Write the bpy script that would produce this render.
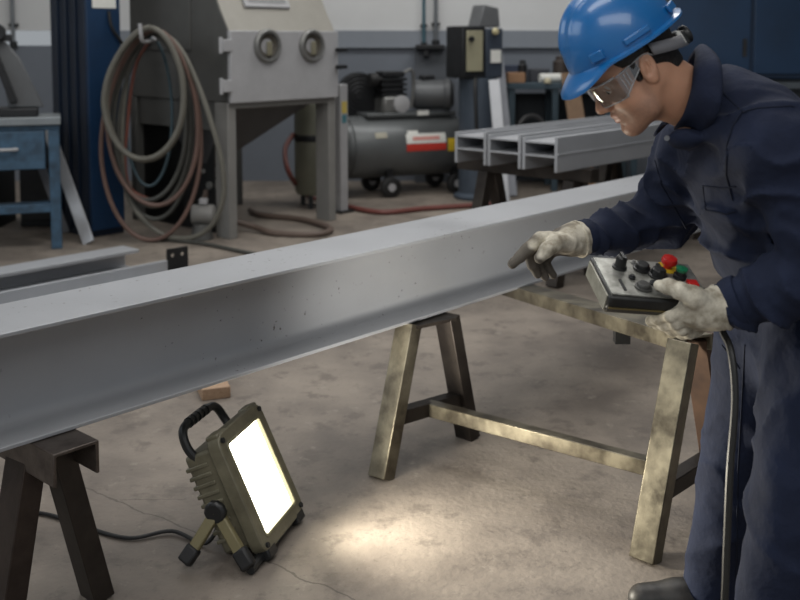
import bpy, bmesh, math, random
import numpy as np
from mathutils import Vector as V, Matrix

S = bpy.context.scene
COL = S.collection
for o in list(bpy.data.objects): bpy.data.objects.remove(o)
random.seed(4); np.random.seed(4)

# ------------------------------------------------------------ camera, world, lights, exposure
F_, PITCH, EYE = 1000.0, math.radians(5), 1.5
SHY = -(260 - F_*math.tan(PITCH))/800
cam = bpy.data.cameras.new('camera'); co = bpy.data.objects.new('camera', cam); COL.objects.link(co)
cam.lens = 45; cam.sensor_width = 36; cam.shift_y = SHY; cam.clip_end = 100
co.location = (0, 0, EYE); co.rotation_euler = (math.radians(85), 0, 0)
cam.dof.use_dof = True; cam.dof.focus_distance = 2.6; cam.dof.aperture_fstop = 3.6
S.camera = co
w = bpy.data.worlds.new('world'); S.world = w; w.use_nodes = True
w.node_tree.nodes['Background'].inputs[0].default_value = (0.88, 0.94, 1.0, 1)
w.node_tree.nodes['Background'].inputs[1].default_value = 0.34
def area(name, loc, rot, sx, sy, e, col=(1, 1, 1)):
    l = bpy.data.lights.new(name, 'AREA'); l.shape = 'RECTANGLE'; l.size = sx; l.size_y = sy; l.energy = e; l.color = col
    o = bpy.data.objects.new(name, l); COL.objects.link(o); o.location = loc; o.rotation_euler = rot
    return o
area('skylight_middle', (0.3, 4.6, 4.9), (0, 0, 0), 5.0, 1.2, 120, (1, .98, .95))
area('skylight_back', (0.3, 8.2, 4.9), (0, 0, 0), 6.0, 1.0, 130, (1, .99, .97))
area('skylight_front', (-1.6, 1.4, 4.9), (0, 0, 0), 3.0, 1.0, 55, (1, .98, .95))
area('added_front_fill', (-.5, -2.0, 4.2), (math.radians(38), 0, 0), 5.0, 1.6, 90, (1, .99, .97))  # unseen fill added behind the camera to lighten the beam's near side
area('daylight_side', (-5.4, 3.0, 2.9), (0, math.radians(-75), 0), 2.0, 4.0, 60, (.85, .93, 1))
l_ = bpy.data.lights.new('added_beam_spot', 'SPOT'); o_ = bpy.data.objects.new('added_beam_spot', l_); COL.objects.link(o_)  # added out-of-view spot that makes the glow on the beam web
o_.location = (-.75, 1.45, .42); o_.rotation_euler = (V((.20, 3.66, .66))-V(o_.location)).to_track_quat('-Z', 'Y').to_euler()
l_.energy = 520; l_.spot_size = math.radians(25); l_.spot_blend = 1; l_.shadow_soft_size = .08; l_.color = (1, .96, .88)
S.view_settings.view_transform = 'Standard'; S.view_settings.look = 'None'
S.view_settings.gamma = 1; S.view_settings.use_curve_mapping = False; S.view_settings.exposure = 0.0

# ------------------------------------------------------------ helpers
CP, SP = math.cos(PITCH), math.sin(PITCH)
def ray(x, y):
    cy = ((300-y) + SHY*800)/F_
    return V(((x-400)/F_, CP + SP*cy, -SP + CP*cy))
def az(x, y, z=0.0):            # point on the level z
    r = ray(x, y); return V((0, 0, EYE)) + r*((z-EYE)/r.z)
def at(x, y, Y):                # point at depth Y
    r = ray(x, y); return V((0, 0, EYE)) + r*(Y/r.y)
def lin(c):
    return tuple(((v/255+.055)/1.055)**2.4 if v > 10 else v/255/12.92 for v in c)

MATS = {}
def mat(name, rgb, rough=.6, metal=0, var=.12, vs=6, rgb2=None, bump=0, bs=60, bd=.002, spec=.5, emit=0, coat=0, stretch=None, thr=None, rvar=0):
    if name in MATS: return MATS[name]
    m = bpy.data.materials.new(name); m.use_nodes = True; MATS[name] = m
    nt = m.node_tree; N = nt.nodes; L = nt.links; P = N['Principled BSDF']
    P.inputs['Roughness'].default_value = rough; P.inputs['Metallic'].default_value = metal
    P.inputs['Specular IOR Level'].default_value = spec; P.inputs['Coat Weight'].default_value = coat
    c = lin(rgb)
    tc = N.new('ShaderNodeTexCoord'); mp = N.new('ShaderNodeMapping'); L.new(tc.outputs['Object'], mp.inputs[0])
    if stretch: mp.inputs['Scale'].default_value = stretch
    nz = N.new('ShaderNodeTexNoise'); nz.inputs['Scale'].default_value = vs; nz.inputs['Detail'].default_value = 6; nz.inputs['Roughness'].default_value = .62
    L.new(mp.outputs[0], nz.inputs['Vector'])
    rp = N.new('ShaderNodeValToRGB'); L.new(nz.outputs['Fac'], rp.inputs[0])
    a, b = thr or (.3, .7)
    rp.color_ramp.elements[0].position = a; rp.color_ramp.elements[1].position = b
    c2 = lin(rgb2) if rgb2 else tuple(v*(1-var) for v in c)
    c1 = c if rgb2 else tuple(min(1, v*(1+var)) for v in c)
    rp.color_ramp.elements[0].color = (*c2, 1); rp.color_ramp.elements[1].color = (*c1, 1)
    L.new(rp.outputs[0], P.inputs['Base Color'])
    if rvar:
        mr = N.new('ShaderNodeMapRange'); mr.inputs['To Min'].default_value = rough-rvar; mr.inputs['To Max'].default_value = rough+rvar
        mr.inputs['From Min'].default_value = .3; mr.inputs['From Max'].default_value = .7
        L.new(nz.outputs['Fac'], mr.inputs[0]); L.new(mr.outputs[0], P.inputs['Roughness'])
    if bump:
        n2 = N.new('ShaderNodeTexNoise'); n2.inputs['Scale'].default_value = bs; n2.inputs['Detail'].default_value = 4
        L.new(mp.outputs[0], n2.inputs['Vector'])
        bp = N.new('ShaderNodeBump'); bp.inputs['Strength'].default_value = bump; bp.inputs['Distance'].default_value = bd
        L.new(n2.outputs['Fac'], bp.inputs['Height']); L.new(bp.outputs[0], P.inputs['Normal'])
    if emit:
        P.inputs['Emission Color'].default_value = (*c, 1); P.inputs['Emission Strength'].default_value = emit
    return m

INV = {}
def frame(name):
    return INV.get(name)
class B:
    def __init__(s): s.v = []; s.f = []; s.fm = []; s.cur = 0
    def add(s, vs, fs):
        n = len(s.v); s.v += [V(v) for v in vs]; s.f += [tuple(i+n for i in f) for f in fs]; s.fm += [s.cur]*len(fs); return s
    def box(s, c, d, M=None):
        c = V(c); hx, hy, hz = d[0]/2, d[1]/2, d[2]/2
        vs = [V((x*hx, y*hy, z*hz)) for x in (-1, 1) for y in (-1, 1) for z in (-1, 1)]
        if M is not None: vs = [M @ v for v in vs]
        return s.add([c+v for v in vs], [(0,1,3,2),(4,6,7,5),(0,4,5,1),(2,3,7,6),(0,2,6,4),(1,5,7,3)])
    def bar(s, p, q, w, h, up=(0, 0, 1)):      # w along side, h along up
        p, q = V(p), V(q); d = (q-p).normalized(); sd = d.cross(V(up)).normalized(); u = sd.cross(d)
        vs = [b + sd*(w/2*i) + u*(h/2*j) for b in (p, q) for i, j in ((-1,-1),(1,-1),(1,1),(-1,1))]
        return s.add(vs, [(3,2,1,0),(4,5,6,7),(0,1,5,4),(1,2,6,5),(2,3,7,6),(3,0,4,7)])
    def prism(s, poly, o, ax, ay, az_, depth):  # 2d outline in (ax, ay), pushed along az_
        o, ax, ay, az_ = V(o), V(ax), V(ay), V(az_); n = len(poly)
        a = [o+ax*x+ay*y for x, y in poly]; b = [p+az_*depth for p in a]
        fs = [tuple(range(n))[::-1], tuple(range(n, 2*n))] + [(i, (i+1) % n, (i+1) % n+n, i+n) for i in range(n)]
        return s.add(a+b, fs)
    def cyl(s, p, q, r, r2=None, n=20, cap=True):
        p, q = V(p), V(q); r2 = r if r2 is None else r2; d = (q-p).normalized()
        a = d.orthogonal().normalized(); b = d.cross(a)
        vs = [c + (a*math.cos(t)+b*math.sin(t))*rr for c, rr in ((p, r), (q, r2)) for t in [2*math.pi*i/n for i in range(n)]]
        fs = [(i, (i+1) % n, (i+1) % n+n, i+n) for i in range(n)]
        if cap: fs += [tuple(range(n))[::-1], tuple(range(n, 2*n))]
        return s.add(vs, fs)
    def lathe(s, prof, o=(0,0,0), ax=(0,0,1), n=28):   # prof: (r, h) along ax
        o, d = V(o), V(ax).normalized(); a = d.orthogonal().normalized(); b = d.cross(a); vs = []
        for r, h in prof:
            vs += [o + d*h + (a*math.cos(2*math.pi*i/n)+b*math.sin(2*math.pi*i/n))*max(r, 1e-5) for i in range(n)]
        fs = [(k*n+i, k*n+(i+1) % n, (k+1)*n+(i+1) % n, (k+1)*n+i) for k in range(len(prof)-1) for i in range(n)]
        return s.add(vs, fs)
    def tube(s, pts, r, n=10, sub=6, closed=False):
        P = smooth(pts, sub, closed); m = len(P); vs = []; fs = []
        T = [(P[(i+1) % m if closed else min(i+1, m-1)]-P[(i-1) % m if closed else max(i-1, 0)]).normalized() for i in range(m)]
        a = T[0].orthogonal().normalized()
        for i in range(m):
            a = (a - T[i]*a.dot(T[i])).normalized(); b = T[i].cross(a)
            rr = r[min(len(r)-1, int(i*len(r)/m))] if isinstance(r, (list, tuple)) else r
            vs += [P[i]+(a*math.cos(2*math.pi*k/n)+b*math.sin(2*math.pi*k/n))*rr for k in range(n)]
        for i in range(m if closed else m-1):
            j = (i+1) % m
            fs += [(i*n+k, i*n+(k+1) % n, j*n+(k+1) % n, j*n+k) for k in range(n)]
        if not closed: fs += [tuple(range(n))[::-1], tuple(range((m-1)*n, m*n))]
        return s.add(vs, fs)
    def ell(s, c, r, M=None, nu=24, nv=14):
        c = V(c); vs = []
        for j in range(nv+1):
            t = math.pi*j/nv
            for i in range(nu):
                u = 2*math.pi*i/nu; p = V((math.sin(t)*math.cos(u)*r[0], math.sin(t)*math.sin(u)*r[1], math.cos(t)*r[2]))
                vs.append(c+((M @ p) if M is not None else p))
        return s.add(vs, [(j*nu+i, (j+1)*nu+i, (j+1)*nu+(i+1) % nu, j*nu+(i+1) % nu) for j in range(nv) for i in range(nu)])
    def build(s, name, m, parent=None, world=False, bevel=0, smooth_=None, seg=2):
        if isinstance(m, (list, tuple)): ms = list(m)
        else: ms = [m]
        me = bpy.data.meshes.new(name); vs = s.v
        if world and parent is not None:
            Mi = root_mat(parent).inverted(); vs = [Mi @ v for v in vs]
        me.from_pydata([tuple(v) for v in vs], [], s.f)
        for x in ms: me.materials.append(x)
        if len(ms) > 1: me.polygons.foreach_set('material_index', s.fm)
        bm = bmesh.new(); bm.from_mesh(me); bmesh.ops.remove_doubles(bm, verts=bm.verts, dist=1e-5); bmesh.ops.recalc_face_normals(bm, faces=bm.faces); bm.to_mesh(me); bm.free()
        o = bpy.data.objects.new(name, me); COL.objects.link(o)
        if parent is not None: o.parent = parent
        for p in me.polygons: p.use_smooth = True
        me.set_sharp_from_angle(angle=math.radians(smooth_ if smooth_ is not None else 35))
        if bevel:
            b = o.modifiers.new('bevel', 'BEVEL'); b.width = bevel; b.segments = seg; b.limit_method = 'ANGLE'; b.angle_limit = math.radians(40); b.harden_normals = False
        return o
def root_mat(o):
    M = Matrix.LocRotScale(o.location, o.rotation_euler, o.scale)
    return root_mat(o.parent) @ M if o.parent else M
def smooth(pts, sub, closed=False):
    P = [V(p) for p in pts]; n = len(P); out = []
    if sub <= 1 or n < 3: return P
    for i in range(n if closed else n-1):
        g = (lambda k: P[k % n]) if closed else (lambda k: P[max(0, min(n-1, k))])
        a, b, c, d = g(i-1), g(i), g(i+1), g(i+2)
        for k in range(sub):
            t = k/sub
            out.append(.5*((2*b)+(c-a)*t+(2*a-5*b+4*c-d)*t*t+(3*b-a-3*c+d)*t**3))
    if not closed: out.append(P[-1])
    return out
def tag(o, label, cat, group=None, kind=None):
    o['label'] = label; o['category'] = cat
    if group: o['group'] = group
    if kind: o['kind'] = kind
    return o
def thing(name, label, cat, loc=(0, 0, 0), rz=0, group=None):
    o = bpy.data.objects.new(name, None); COL.objects.link(o); o.location = loc; o.rotation_euler = (0, 0, rz); o.empty_display_size = .1
    return tag(o, label, cat, group)
def struct(o): o['kind'] = 'structure'; return o

# signed-distance modelling: smooth unions of simple volumes on a grid, then one closed skin
class Vol:
    def __init__(s, xs, ys, zs):
        s.xs, s.ys, s.zs = [np.asarray(a, dtype=np.float32) for a in (xs, ys, zs)]
        s.F = np.full((len(xs), len(ys), len(zs)), .5, dtype=np.float32)
    def win(s, lo, hi):
        r = []
        for a, l, h in zip((s.xs, s.ys, s.zs), lo, hi):
            i = max(0, np.searchsorted(a, l)-1); j = min(len(a), np.searchsorted(a, h)+1); r.append(slice(i, max(i, j)))
        return tuple(r)
    def pts(s, w):
        return np.meshgrid(s.xs[w[0]], s.ys[w[1]], s.zs[w[2]], indexing='ij')
    def op(s, lo, hi, fn, k, sub=False, m=None):
        m = (k*1.1+.02) if m is None else m
        w = s.win([a-m for a in lo], [a+m for a in hi]); X, Y, Z = s.pts(w)
        if X.size == 0: return
        d = fn(X, Y, Z).astype(np.float32); A = s.F[w]
        if sub: d = -d; A = -A; A0 = -A
        if sub:
            h = np.clip(.5+.5*((-A)*-1 - d*-1)/k, 0, 1) if False else None
            a = -A; b = d                                    # max(a, b) smooth
            h = np.maximum(k-np.abs(a-b), 0)/k; s.F[w] = np.maximum(a, b)+h*h*k*.25
        else:
            h = np.maximum(k-np.abs(A-d), 0)/k; s.F[w] = np.minimum(A, d)-h*h*k*.25
    def cone(s, a, b, r1, r2, k=.01, flat=None, fs=1, sub=False):
        a, b = np.array(a, float), np.array(b, float); ab = b-a; L2 = max(ab@ab, 1e-9); r = max(r1, r2)*max(1, fs)
        def fn(X, Y, Z):
            px, py, pz = X-a[0], Y-a[1], Z-a[2]
            t = np.clip((px*ab[0]+py*ab[1]+pz*ab[2])/L2, 0, 1)
            qx, qy, qz = px-t*ab[0], py-t*ab[1], pz-t*ab[2]
            if flat is not None:
                n = np.array(flat, float); n /= np.linalg.norm(n); g = (qx*n[0]+qy*n[1]+qz*n[2])*(1/fs-1)
                qx = qx+g*n[0]; qy = qy+g*n[1]; qz = qz+g*n[2]
            return (np.sqrt(qx*qx+qy*qy+qz*qz)-(r1+t*(r2-r1)))*(min(1, fs))
        s.op(np.minimum(a, b)-r, np.maximum(a, b)+r, fn, k, sub); return s
    def chain(s, P, R, k=.006, **kw):
        for i in range(len(P)-1): s.cone(P[i], P[i+1], R[i], R[i+1], k, **kw)
        return s
    def ell(s, c, r, M=None, k=.01, sub=False):
        c = np.array(c, float); R = np.eye(3) if M is None else np.array(M)   # columns = local axes
        r = np.array(r, float); rm = r.max()
        def fn(X, Y, Z):
            p = np.stack([X-c[0], Y-c[1], Z-c[2]], -1) @ R
            k0 = np.sqrt(((p/r)**2).sum(-1)); k1 = np.sqrt(((p/r**2)**2).sum(-1))+1e-9
            return k0*(k0-1)/k1
        s.op(c-rm, c+rm, fn, k, sub); return s
    def add(s, fn, lo, hi):
        w = s.win(lo, hi); X, Y, Z = s.pts(w); s.F[w] += fn(X, Y, Z).astype(np.float32)
    def skin(s):
        F = s.F; nx, ny, nz = F.shape; ins = F < 0
        cnt = np.zeros((nx-1, ny-1, nz-1), np.float32); acc = np.zeros((nx-1, ny-1, nz-1, 3), np.float32); edges = []
        co = (s.xs, s.ys, s.zs)
        for ax in range(3):
            sl0 = [slice(None)]*3; sl1 = [slice(None)]*3; sl0[ax] = slice(0, -1); sl1[ax] = slice(1, None)
            a, b = F[tuple(sl0)], F[tuple(sl1)]; idx = np.argwhere((a < 0) != (b < 0)); edges.append(idx)
            fa = a[tuple(idx.T)]; fb = b[tuple(idx.T)]; t = fa/(fa-fb)
            P = np.stack([co[i][idx[:, i]] for i in range(3)], -1)
            P[:, ax] = P[:, ax]*(1-t)+co[ax][idx[:, ax]+1]*t
            o1, o2 = [i for i in range(3) if i != ax]
            for d1 in (0, 1):
                for d2 in (0, 1):
                    c = idx.copy(); c[:, o1] -= d1; c[:, o2] -= d2
                    ok = (c >= 0).all(1) & (c[:, 0] < nx-1) & (c[:, 1] < ny-1) & (c[:, 2] < nz-1)
                    cc = tuple(c[ok].T); np.add.at(cnt, cc, 1); np.add.at(acc, cc, P[ok])
        act = cnt > 0; vid = np.full(cnt.shape, -1, int); vid[act] = np.arange(act.sum())
        verts = acc[act]/cnt[act][:, None]; quads = []
        for ax in range(3):
            idx = edges[ax]; o1, o2 = [(1, 2), (2, 0), (0, 1)][ax]
            ok = (idx[:, o1] > 0) & (idx[:, o2] > 0) & (idx[:, o1] < cnt.shape[o1]) & (idx[:, o2] < cnt.shape[o2]); idx = idx[ok]
            def g(d1, d2):
                c = idx.copy(); c[:, o1] -= d1; c[:, o2] -= d2; return vid[tuple(c.T)]
            q = np.stack([g(0, 0), g(1, 0), g(1, 1), g(0, 1)], -1)
            fl = F[tuple(idx.T)] < 0; q[~fl] = q[~fl][:, ::-1]; quads.append(q)
        return verts, np.concatenate(quads)
    def build(s, name, m, parent, world=True, matfn=None, sm=2, attr=None):
        v, q = s.skin()
        if world:
            Mi = np.array(root_mat(parent).inverted()); vl = v@Mi[:3, :3].T+Mi[:3, 3]
        else: vl = v
        me = bpy.data.meshes.new(name); me.from_pydata(vl.tolist(), [], q.tolist())
        ms = m if isinstance(m, (list, tuple)) else [m]
        for x in ms: me.materials.append(x)
        if matfn is not None:
            c = v[q].mean(1); me.polygons.foreach_set('material_index', matfn(c).astype(np.int32))
        if attr is not None:
            at_ = me.attributes.new('soil', 'FLOAT', 'POINT'); at_.data.foreach_set('value', np.clip(attr(v), 0, 1).astype(np.float32))
        me.polygons.foreach_set('use_smooth', [True]*len(me.polygons))
        o = bpy.data.objects.new(name, me); COL.objects.link(o); o.parent = parent
        if sm:
            d = o.modifiers.new('smooth', 'SMOOTH'); d.iterations = sm; d.factor = .5
        return o
_NG = np.random.RandomState(7).rand(32, 32, 32).astype(np.float32)
def vnoise(x, y, z):
    x, y, z = x % 32, y % 32, z % 32
    i, j, k = np.floor(x).astype(int), np.floor(y).astype(int), np.floor(z).astype(int); u, v, w = x-i, y-j, z-k
    u, v, w = [t*t*(3-2*t) for t in (u, v, w)]; r = 0
    i %= 32; j %= 32; k %= 32
    for a in (0, 1):
        for b in (0, 1):
            for c in (0, 1):
                r = r + _NG[(i+a) % 32, (j+b) % 32, (k+c) % 32]*(u if a else 1-u)*(v if b else 1-v)*(w if c else 1-w)
    return r-.5

# ------------------------------------------------------------ materials
steel = mat('primed_steel', (158, 161, 166), .42, .55, .07, 3, bump=.15, bs=90, rvar=.07, stretch=(1, 1, 1))
steel_dull = mat('dull_steel', (148, 151, 158), .5, .3, .10, 4, bump=.1, bs=50)
raw = mat('worn_raw_steel', (128, 122, 106), .38, .75, .1, 9, rgb2=(82, 76, 66), bump=.3, bs=35, thr=(.35, .62), rvar=.1)
rawdark = mat('dark_scaled_steel', (66, 60, 55), .5, .6, .1, 8, rgb2=(42, 37, 34), bump=.3, bs=35)
rust = mat('rusty_steel', (92, 70, 56), .6, .4, .1, 12, rgb2=(66, 50, 42), bump=.3, bs=40)
black = mat('black_rubber', (26, 26, 27), .55, 0, .15, 10)
blackpl = mat('black_plastic', (30, 31, 32), .4, 0, .1, 10, bump=.1, bs=150, bd=.001)
darkm = mat('dark_metal', (44, 45, 47), .5, .5, .2, 12)
navy = mat('navy_painted_metal', (6, 24, 44), .5, 0, .2, 3)
bluef = mat('blue_painted_metal', (12, 46, 78), .5, 0, .15, 5)
bench_blue = mat('worn_blue_paint', (66, 98, 124), .55, 0, .1, 12, rgb2=(42, 60, 76), bump=.2)
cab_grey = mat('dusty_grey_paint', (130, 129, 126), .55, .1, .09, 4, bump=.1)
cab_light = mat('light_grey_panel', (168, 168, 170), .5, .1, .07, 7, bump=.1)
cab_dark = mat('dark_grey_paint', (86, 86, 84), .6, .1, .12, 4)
white = mat('white_paint', (205, 206, 206), .7, 0, .04, 1.5)
wallgrey = mat('grey_wall_paint', (112, 118, 127), .7, 0, .06, 2)
bandgrey = mat('light_grey_wall_band', (130, 136, 144), .7, 0, .04, 3)
paper = mat('white_label', (222, 222, 216), .7, 0, .03, 30)

# ------------------------------------------------------------ the setting
def floor_mat():
    m = mat('worn_concrete', (146, 136, 125), .62, 0, .1, 1.6, rgb2=(102, 94, 87), bump=.5, bs=45, bd=.005, thr=(.34, .64), rvar=.12)
    nt = m.node_tree; N = nt.nodes; L = nt.links; P = N['Principled BSDF']
    src = P.inputs['Base Color'].links[0].from_socket
    geo = N.new('ShaderNodeNewGeometry')
    # fine speckle and stains
    for sc, lo, hi, col, f in ((38, .60, .70, (74, 68, 62), .5), (7, .54, .64, (88, 80, 74), .55), (13, .60, .72, (172, 164, 152), .4), (95, .64, .70, (58, 52, 48), .55)):
        n = N.new('ShaderNodeTexNoise'); n.inputs['Scale'].default_value = sc; n.inputs['Detail'].default_value = 5; n.inputs['Roughness'].default_value = .7
        L.new(geo.outputs['Position'], n.inputs['Vector'])
        r = N.new('ShaderNodeMapRange'); r.inputs['From Min'].default_value = lo; r.inputs['From Max'].default_value = hi; r.inputs['To Max'].default_value = f
        L.new(n.outputs['Fac'], r.inputs[0])
        x = N.new('ShaderNodeMix'); x.data_type = 'RGBA'; L.new(r.outputs[0], x.inputs[0]); L.new(src, x.inputs[6]); x.inputs[7].default_value = (*lin(col), 1); src = x.outputs[2]
    # cracks: distance to wobbling line segments
    wob = N.new('ShaderNodeTexNoise'); wob.inputs['Scale'].default_value = 9; wob.inputs['Detail'].default_value = 5; L.new(geo.outputs['Position'], wob.inputs['Vector'])
    for pa, pb, wd in (((60, 478), (200, 534), .0035), ((272, 564), (352, 600), .0035), ((352, 600), (420, 640), .0035), ((120, 500), (185, 500), .002), ((200, 534), (272, 564), .003), ((590, 330), (660, 360), .003), ((60, 478), (-80, 425), .0035)):
        a, b = az(*pa), az(*pb); d = (b-a).to_2d(); Ln = d.length; d = d/Ln; n = V((-d.y, d.x))
        sub = N.new('ShaderNodeVectorMath'); sub.operation = 'SUBTRACT'; L.new(geo.outputs['Position'], sub.inputs[0]); sub.inputs[1].default_value = (a.x, a.y, 0)
        dp = N.new('ShaderNodeVectorMath'); dp.operation = 'DOT_PRODUCT'; L.new(sub.outputs[0], dp.inputs[0]); dp.inputs[1].default_value = (n.x, n.y, 0)
        dl = N.new('ShaderNodeVectorMath'); dl.operation = 'DOT_PRODUCT'; L.new(sub.outputs[0], dl.inputs[0]); dl.inputs[1].default_value = (d.x, d.y, 0)
        def M_(op, *ins):
            q = N.new('ShaderNodeMath'); q.operation = op
            for i, v in enumerate(ins):
                if isinstance(v, (int, float)): q.inputs[i].default_value = v
                else: L.new(v, q.inputs[i])
            return q.outputs[0]
        wv = M_('MULTIPLY_ADD', wob.outputs['Fac'], .06, -.03)
        dist = M_('ABSOLUTE', M_('ADD', dp.outputs['Value'], wv))
        inside = M_('MULTIPLY', M_('GREATER_THAN', dl.outputs['Value'], 0), M_('LESS_THAN', dl.outputs['Value'], Ln))
        k = M_('MULTIPLY', M_('LESS_THAN', dist, wd), M_('MULTIPLY', inside, .6))
        x = N.new('ShaderNodeMix'); x.data_type = 'RGBA'; L.new(k, x.inputs[0]); L.new(src, x.inputs[6]); x.inputs[7].default_value = (*lin((62, 55, 50)), 1); src = x.outputs[2]
    L.new(src, P.inputs['Base Color'])
    return m
WY = 10.6
struct(B().box((0, 4.2, -.05), (12.4, 13.2, .1)).build('floor', floor_mat()))
struct(B().box((0, WY+.1, .71), (12, .2, 1.46)).build('wall_back', wallgrey))
struct(B().box((0, WY+.1, 3.3), (12, .2, 3.4)).build('trim_1', white))
struct(B().box((1.4, WY+.07, 1.52), (9.2, .2, .16)).box((1.4, WY+.055, 1.43), (9.2, .2, .025)).build('trim_2', bandgrey))
struct(B().box((-6.1, 4.2, 2.5), (.2, 13, 5)).build('wall_left', white))
struct(B().box((6.1, 4.2, 2.5), (.2, 13, 5)).build('wall_right', wallgrey))
struct(B().box((0, 4.2, 5.05), (12.4, 13.2, .1)).build('ceiling', white))
# dark pier on the back wall
pc = at(432, 100, WY-.08)
struct(B().box((pc.x, WY-.06, .72), (.36, .16, 1.44)).build('trim_3', mat('pier_grey', (84, 88, 94), .7)))
def conduit(x0, y0, y1, r, Y, label, m, elbow=None):
    a, b = at(x0, y0, Y), at(x0, y1, Y)
    g = B().cyl((a.x, Y, a.z), (a.x, Y, b.z), r, n=12)
    t = thing('wall_pipe', label, 'pipe', (a.x, Y, min(a.z, b.z)))
    g.build('pipe', m, t, world=True)
    for f in (.3, .8): B().box((a.x, Y+.02, a.z*(1-f)+b.z*f), (r*4, .06, .03)).build('bracket', darkm, t, world=True)
    B().cyl((a.x, Y, b.z-.03), (a.x, Y, b.z+.05), r*1.8, n=12).build('joint', darkm, t, world=True)
    return t
pipem = mat('galvanised_pipe', (120, 124, 128), .45, .6)
conduit(424, -60, 47, .018, WY-.07, 'thin teal pipe running down the white wall left of its grey neighbour', mat('teal_pipe', (58, 92, 104), .5))
conduit(436, -60, 45, .022, WY-.07, 'thin grey pipe running down the white wall right of its teal neighbour', pipem)
conduit(10, -60, 46, .022, WY-.05, 'grey pipe on the wall above the blue workbench', pipem)
b = B(); c = at(432, 47, WY-.2); b.box((c.x-.02, WY-.2, c.z), (.30, .1, .05)).box((c.x-.06, WY-.19, c.z-.05), (.06, .07, .10))
tag(b.build('pipe_manifold', darkm, bevel=.01), 'dark manifold block where the two wall pipes end', 'pipe fitting')

# ------------------------------------------------------------ main beam and trestles
a0 = az(0, 453, .5); a1 = az(690, 235, .5); D = (a1-a0).normalized(); Nn = V((D.y, -D.x, 0))
UPZ = V((0, 0, 1))
def ibeam(origin, w, h, tf, tw, L, fil=.018, lying=False):   # outline in (Nn, Z), near bottom corner at origin
    # s: 0 = near edge, going back
    half = w/2; W = []
    r = fil
    right = [(0, 0), (0, tf)]
    def web(sx):
        return []
    arc = [(math.sin(t)*r, math.cos(t)*r) for t in [0, .39, .79, 1.18, 1.57]]
    x = half-tw/2
    pts = [(0, 0), (0, tf)]
    pts += [(x-r+a, tf+r-b_) for a, b_ in [(math.sin(t)*r, math.cos(t)*r) for t in (0, .39, .79, 1.18, 1.57)]]
    pts += [(x-r+a, h-tf-r+b_) for a, b_ in [(math.sin(t)*r, math.cos(t)*r) for t in (1.57, 1.18, .79, .39, 0)]]
    pts += [(0, h-tf), (0, h)]
    pts += [(w-px, py) for px, py in pts[::-1]]
    if lying: pts = [(py, px) for px, py in pts]
    return B().prism(pts, origin, -Nn, UPZ, D, L)
g = ibeam(a0-D*1.3, .27, .292, .011, .010, 7.4, fil=.034)
beam_m = mat('grey_primed_beam', (160, 162, 166), .42, .3, .06, 2.2, bump=.12, bs=70, rvar=.06)
nt = beam_m.node_tree; N = nt.nodes; L = nt.links; P = N['Principled BSDF']; src = P.inputs['Base Color'].links[0].from_socket
gp = N.new('ShaderNodeNewGeometry')
n1 = N.new('ShaderNodeTexNoise'); n1.inputs['Scale'].default_value = 60; n1.inputs['Detail'].default_value = 3; n2 = N.new('ShaderNodeTexNoise'); n2.inputs['Scale'].default_value = 2.6
r1 = N.new('ShaderNodeMapRange'); r1.inputs['From Min'].default_value = .68; r1.inputs['From Max'].default_value = .73; r2_ = N.new('ShaderNodeMapRange'); r2_.inputs['From Min'].default_value = .50; r2_.inputs['From Max'].default_value = .60
for n_, r_ in ((n1, r1), (n2, r2_)): L.new(gp.outputs['Position'], n_.inputs['Vector']); L.new(n_.outputs['Fac'], r_.inputs[0])
mu = N.new('ShaderNodeMath'); mu.operation = 'MULTIPLY'; L.new(r1.outputs[0], mu.inputs[0]); L.new(r2_.outputs[0], mu.inputs[1])
xm = N.new('ShaderNodeMix'); xm.data_type = 'RGBA'; L.new(mu.outputs[0], xm.inputs[0]); L.new(src, xm.inputs[6]); xm.inputs[7].default_value = (*lin((74, 66, 60)), 1); L.new(xm.outputs[2], P.inputs['Base Color'])
tag(g.build('steel_beam', beam_m, bevel=.0022, smooth_=28), 'long light grey H beam lying across the trestles in front of the worker', 'beam')

def aframe(t, apex, foot_dir, spread, w, m, names='leg', topz=.5, gap=.05, cross=None):
    pass
# middle trestle
fl, fr = az(381, 478), az(468, 437); rl, rr = az(645, 560), az(722, 505)
t = thing('trestle', 'raw steel A-frame trestle standing in the middle beneath the beam, with low stretcher', 'sawhorse', ((fl+fr+rl+rr)/4))
def leg(t, foot, top, w, d, m, side):
    B().bar(foot, top, w, d, side).build('leg', m, t, world=True, bevel=.003)
ap = V(((fl.x+fr.x)/2, (fl.y+fr.y)/2, 0)); e = (fr-fl).normalized()
ltop = az(409, 324, .492); rtop = az(447, 316, .492)
leg(t, fl+UPZ*.0, ltop, .078, .055, raw, D)
leg(t, fr, rtop, .078, .055, rawdark, D)
def mix(a, b, f): return a*(1-f)+b*f
cl, cr = mix(fl, ltop, .38), mix(fr, rtop, .33)
B().bar(cl, cr, .05, .05).build('crossbar', rawdark, t, world=True, bevel=.003)
rap = (rl+rr)/2; e2 = (rr-rl).normalized(); rz = .62
l2 = V((rap.x-e2.x*.045, rap.y-e2.y*.045, rz-.015)); r2 = V((rap.x+e2.x*.045, rap.y+e2.y*.045, rz-.015))
leg(t, rl, l2, .078, .055, raw, D); leg(t, rr, r2, .078, .055, rust, D)
c3, c4 = mix(rl, l2, .30), mix(rr, r2, .30)
B().bar(c3, c4, .05, .05).build('crossbar', rawdark, t, world=True, bevel=.003)
B().bar(mix(cl, cr, .5), mix(c3, c4, .45), .045, .05).build('stretcher', raw, t, world=True, bevel=.003)
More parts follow.
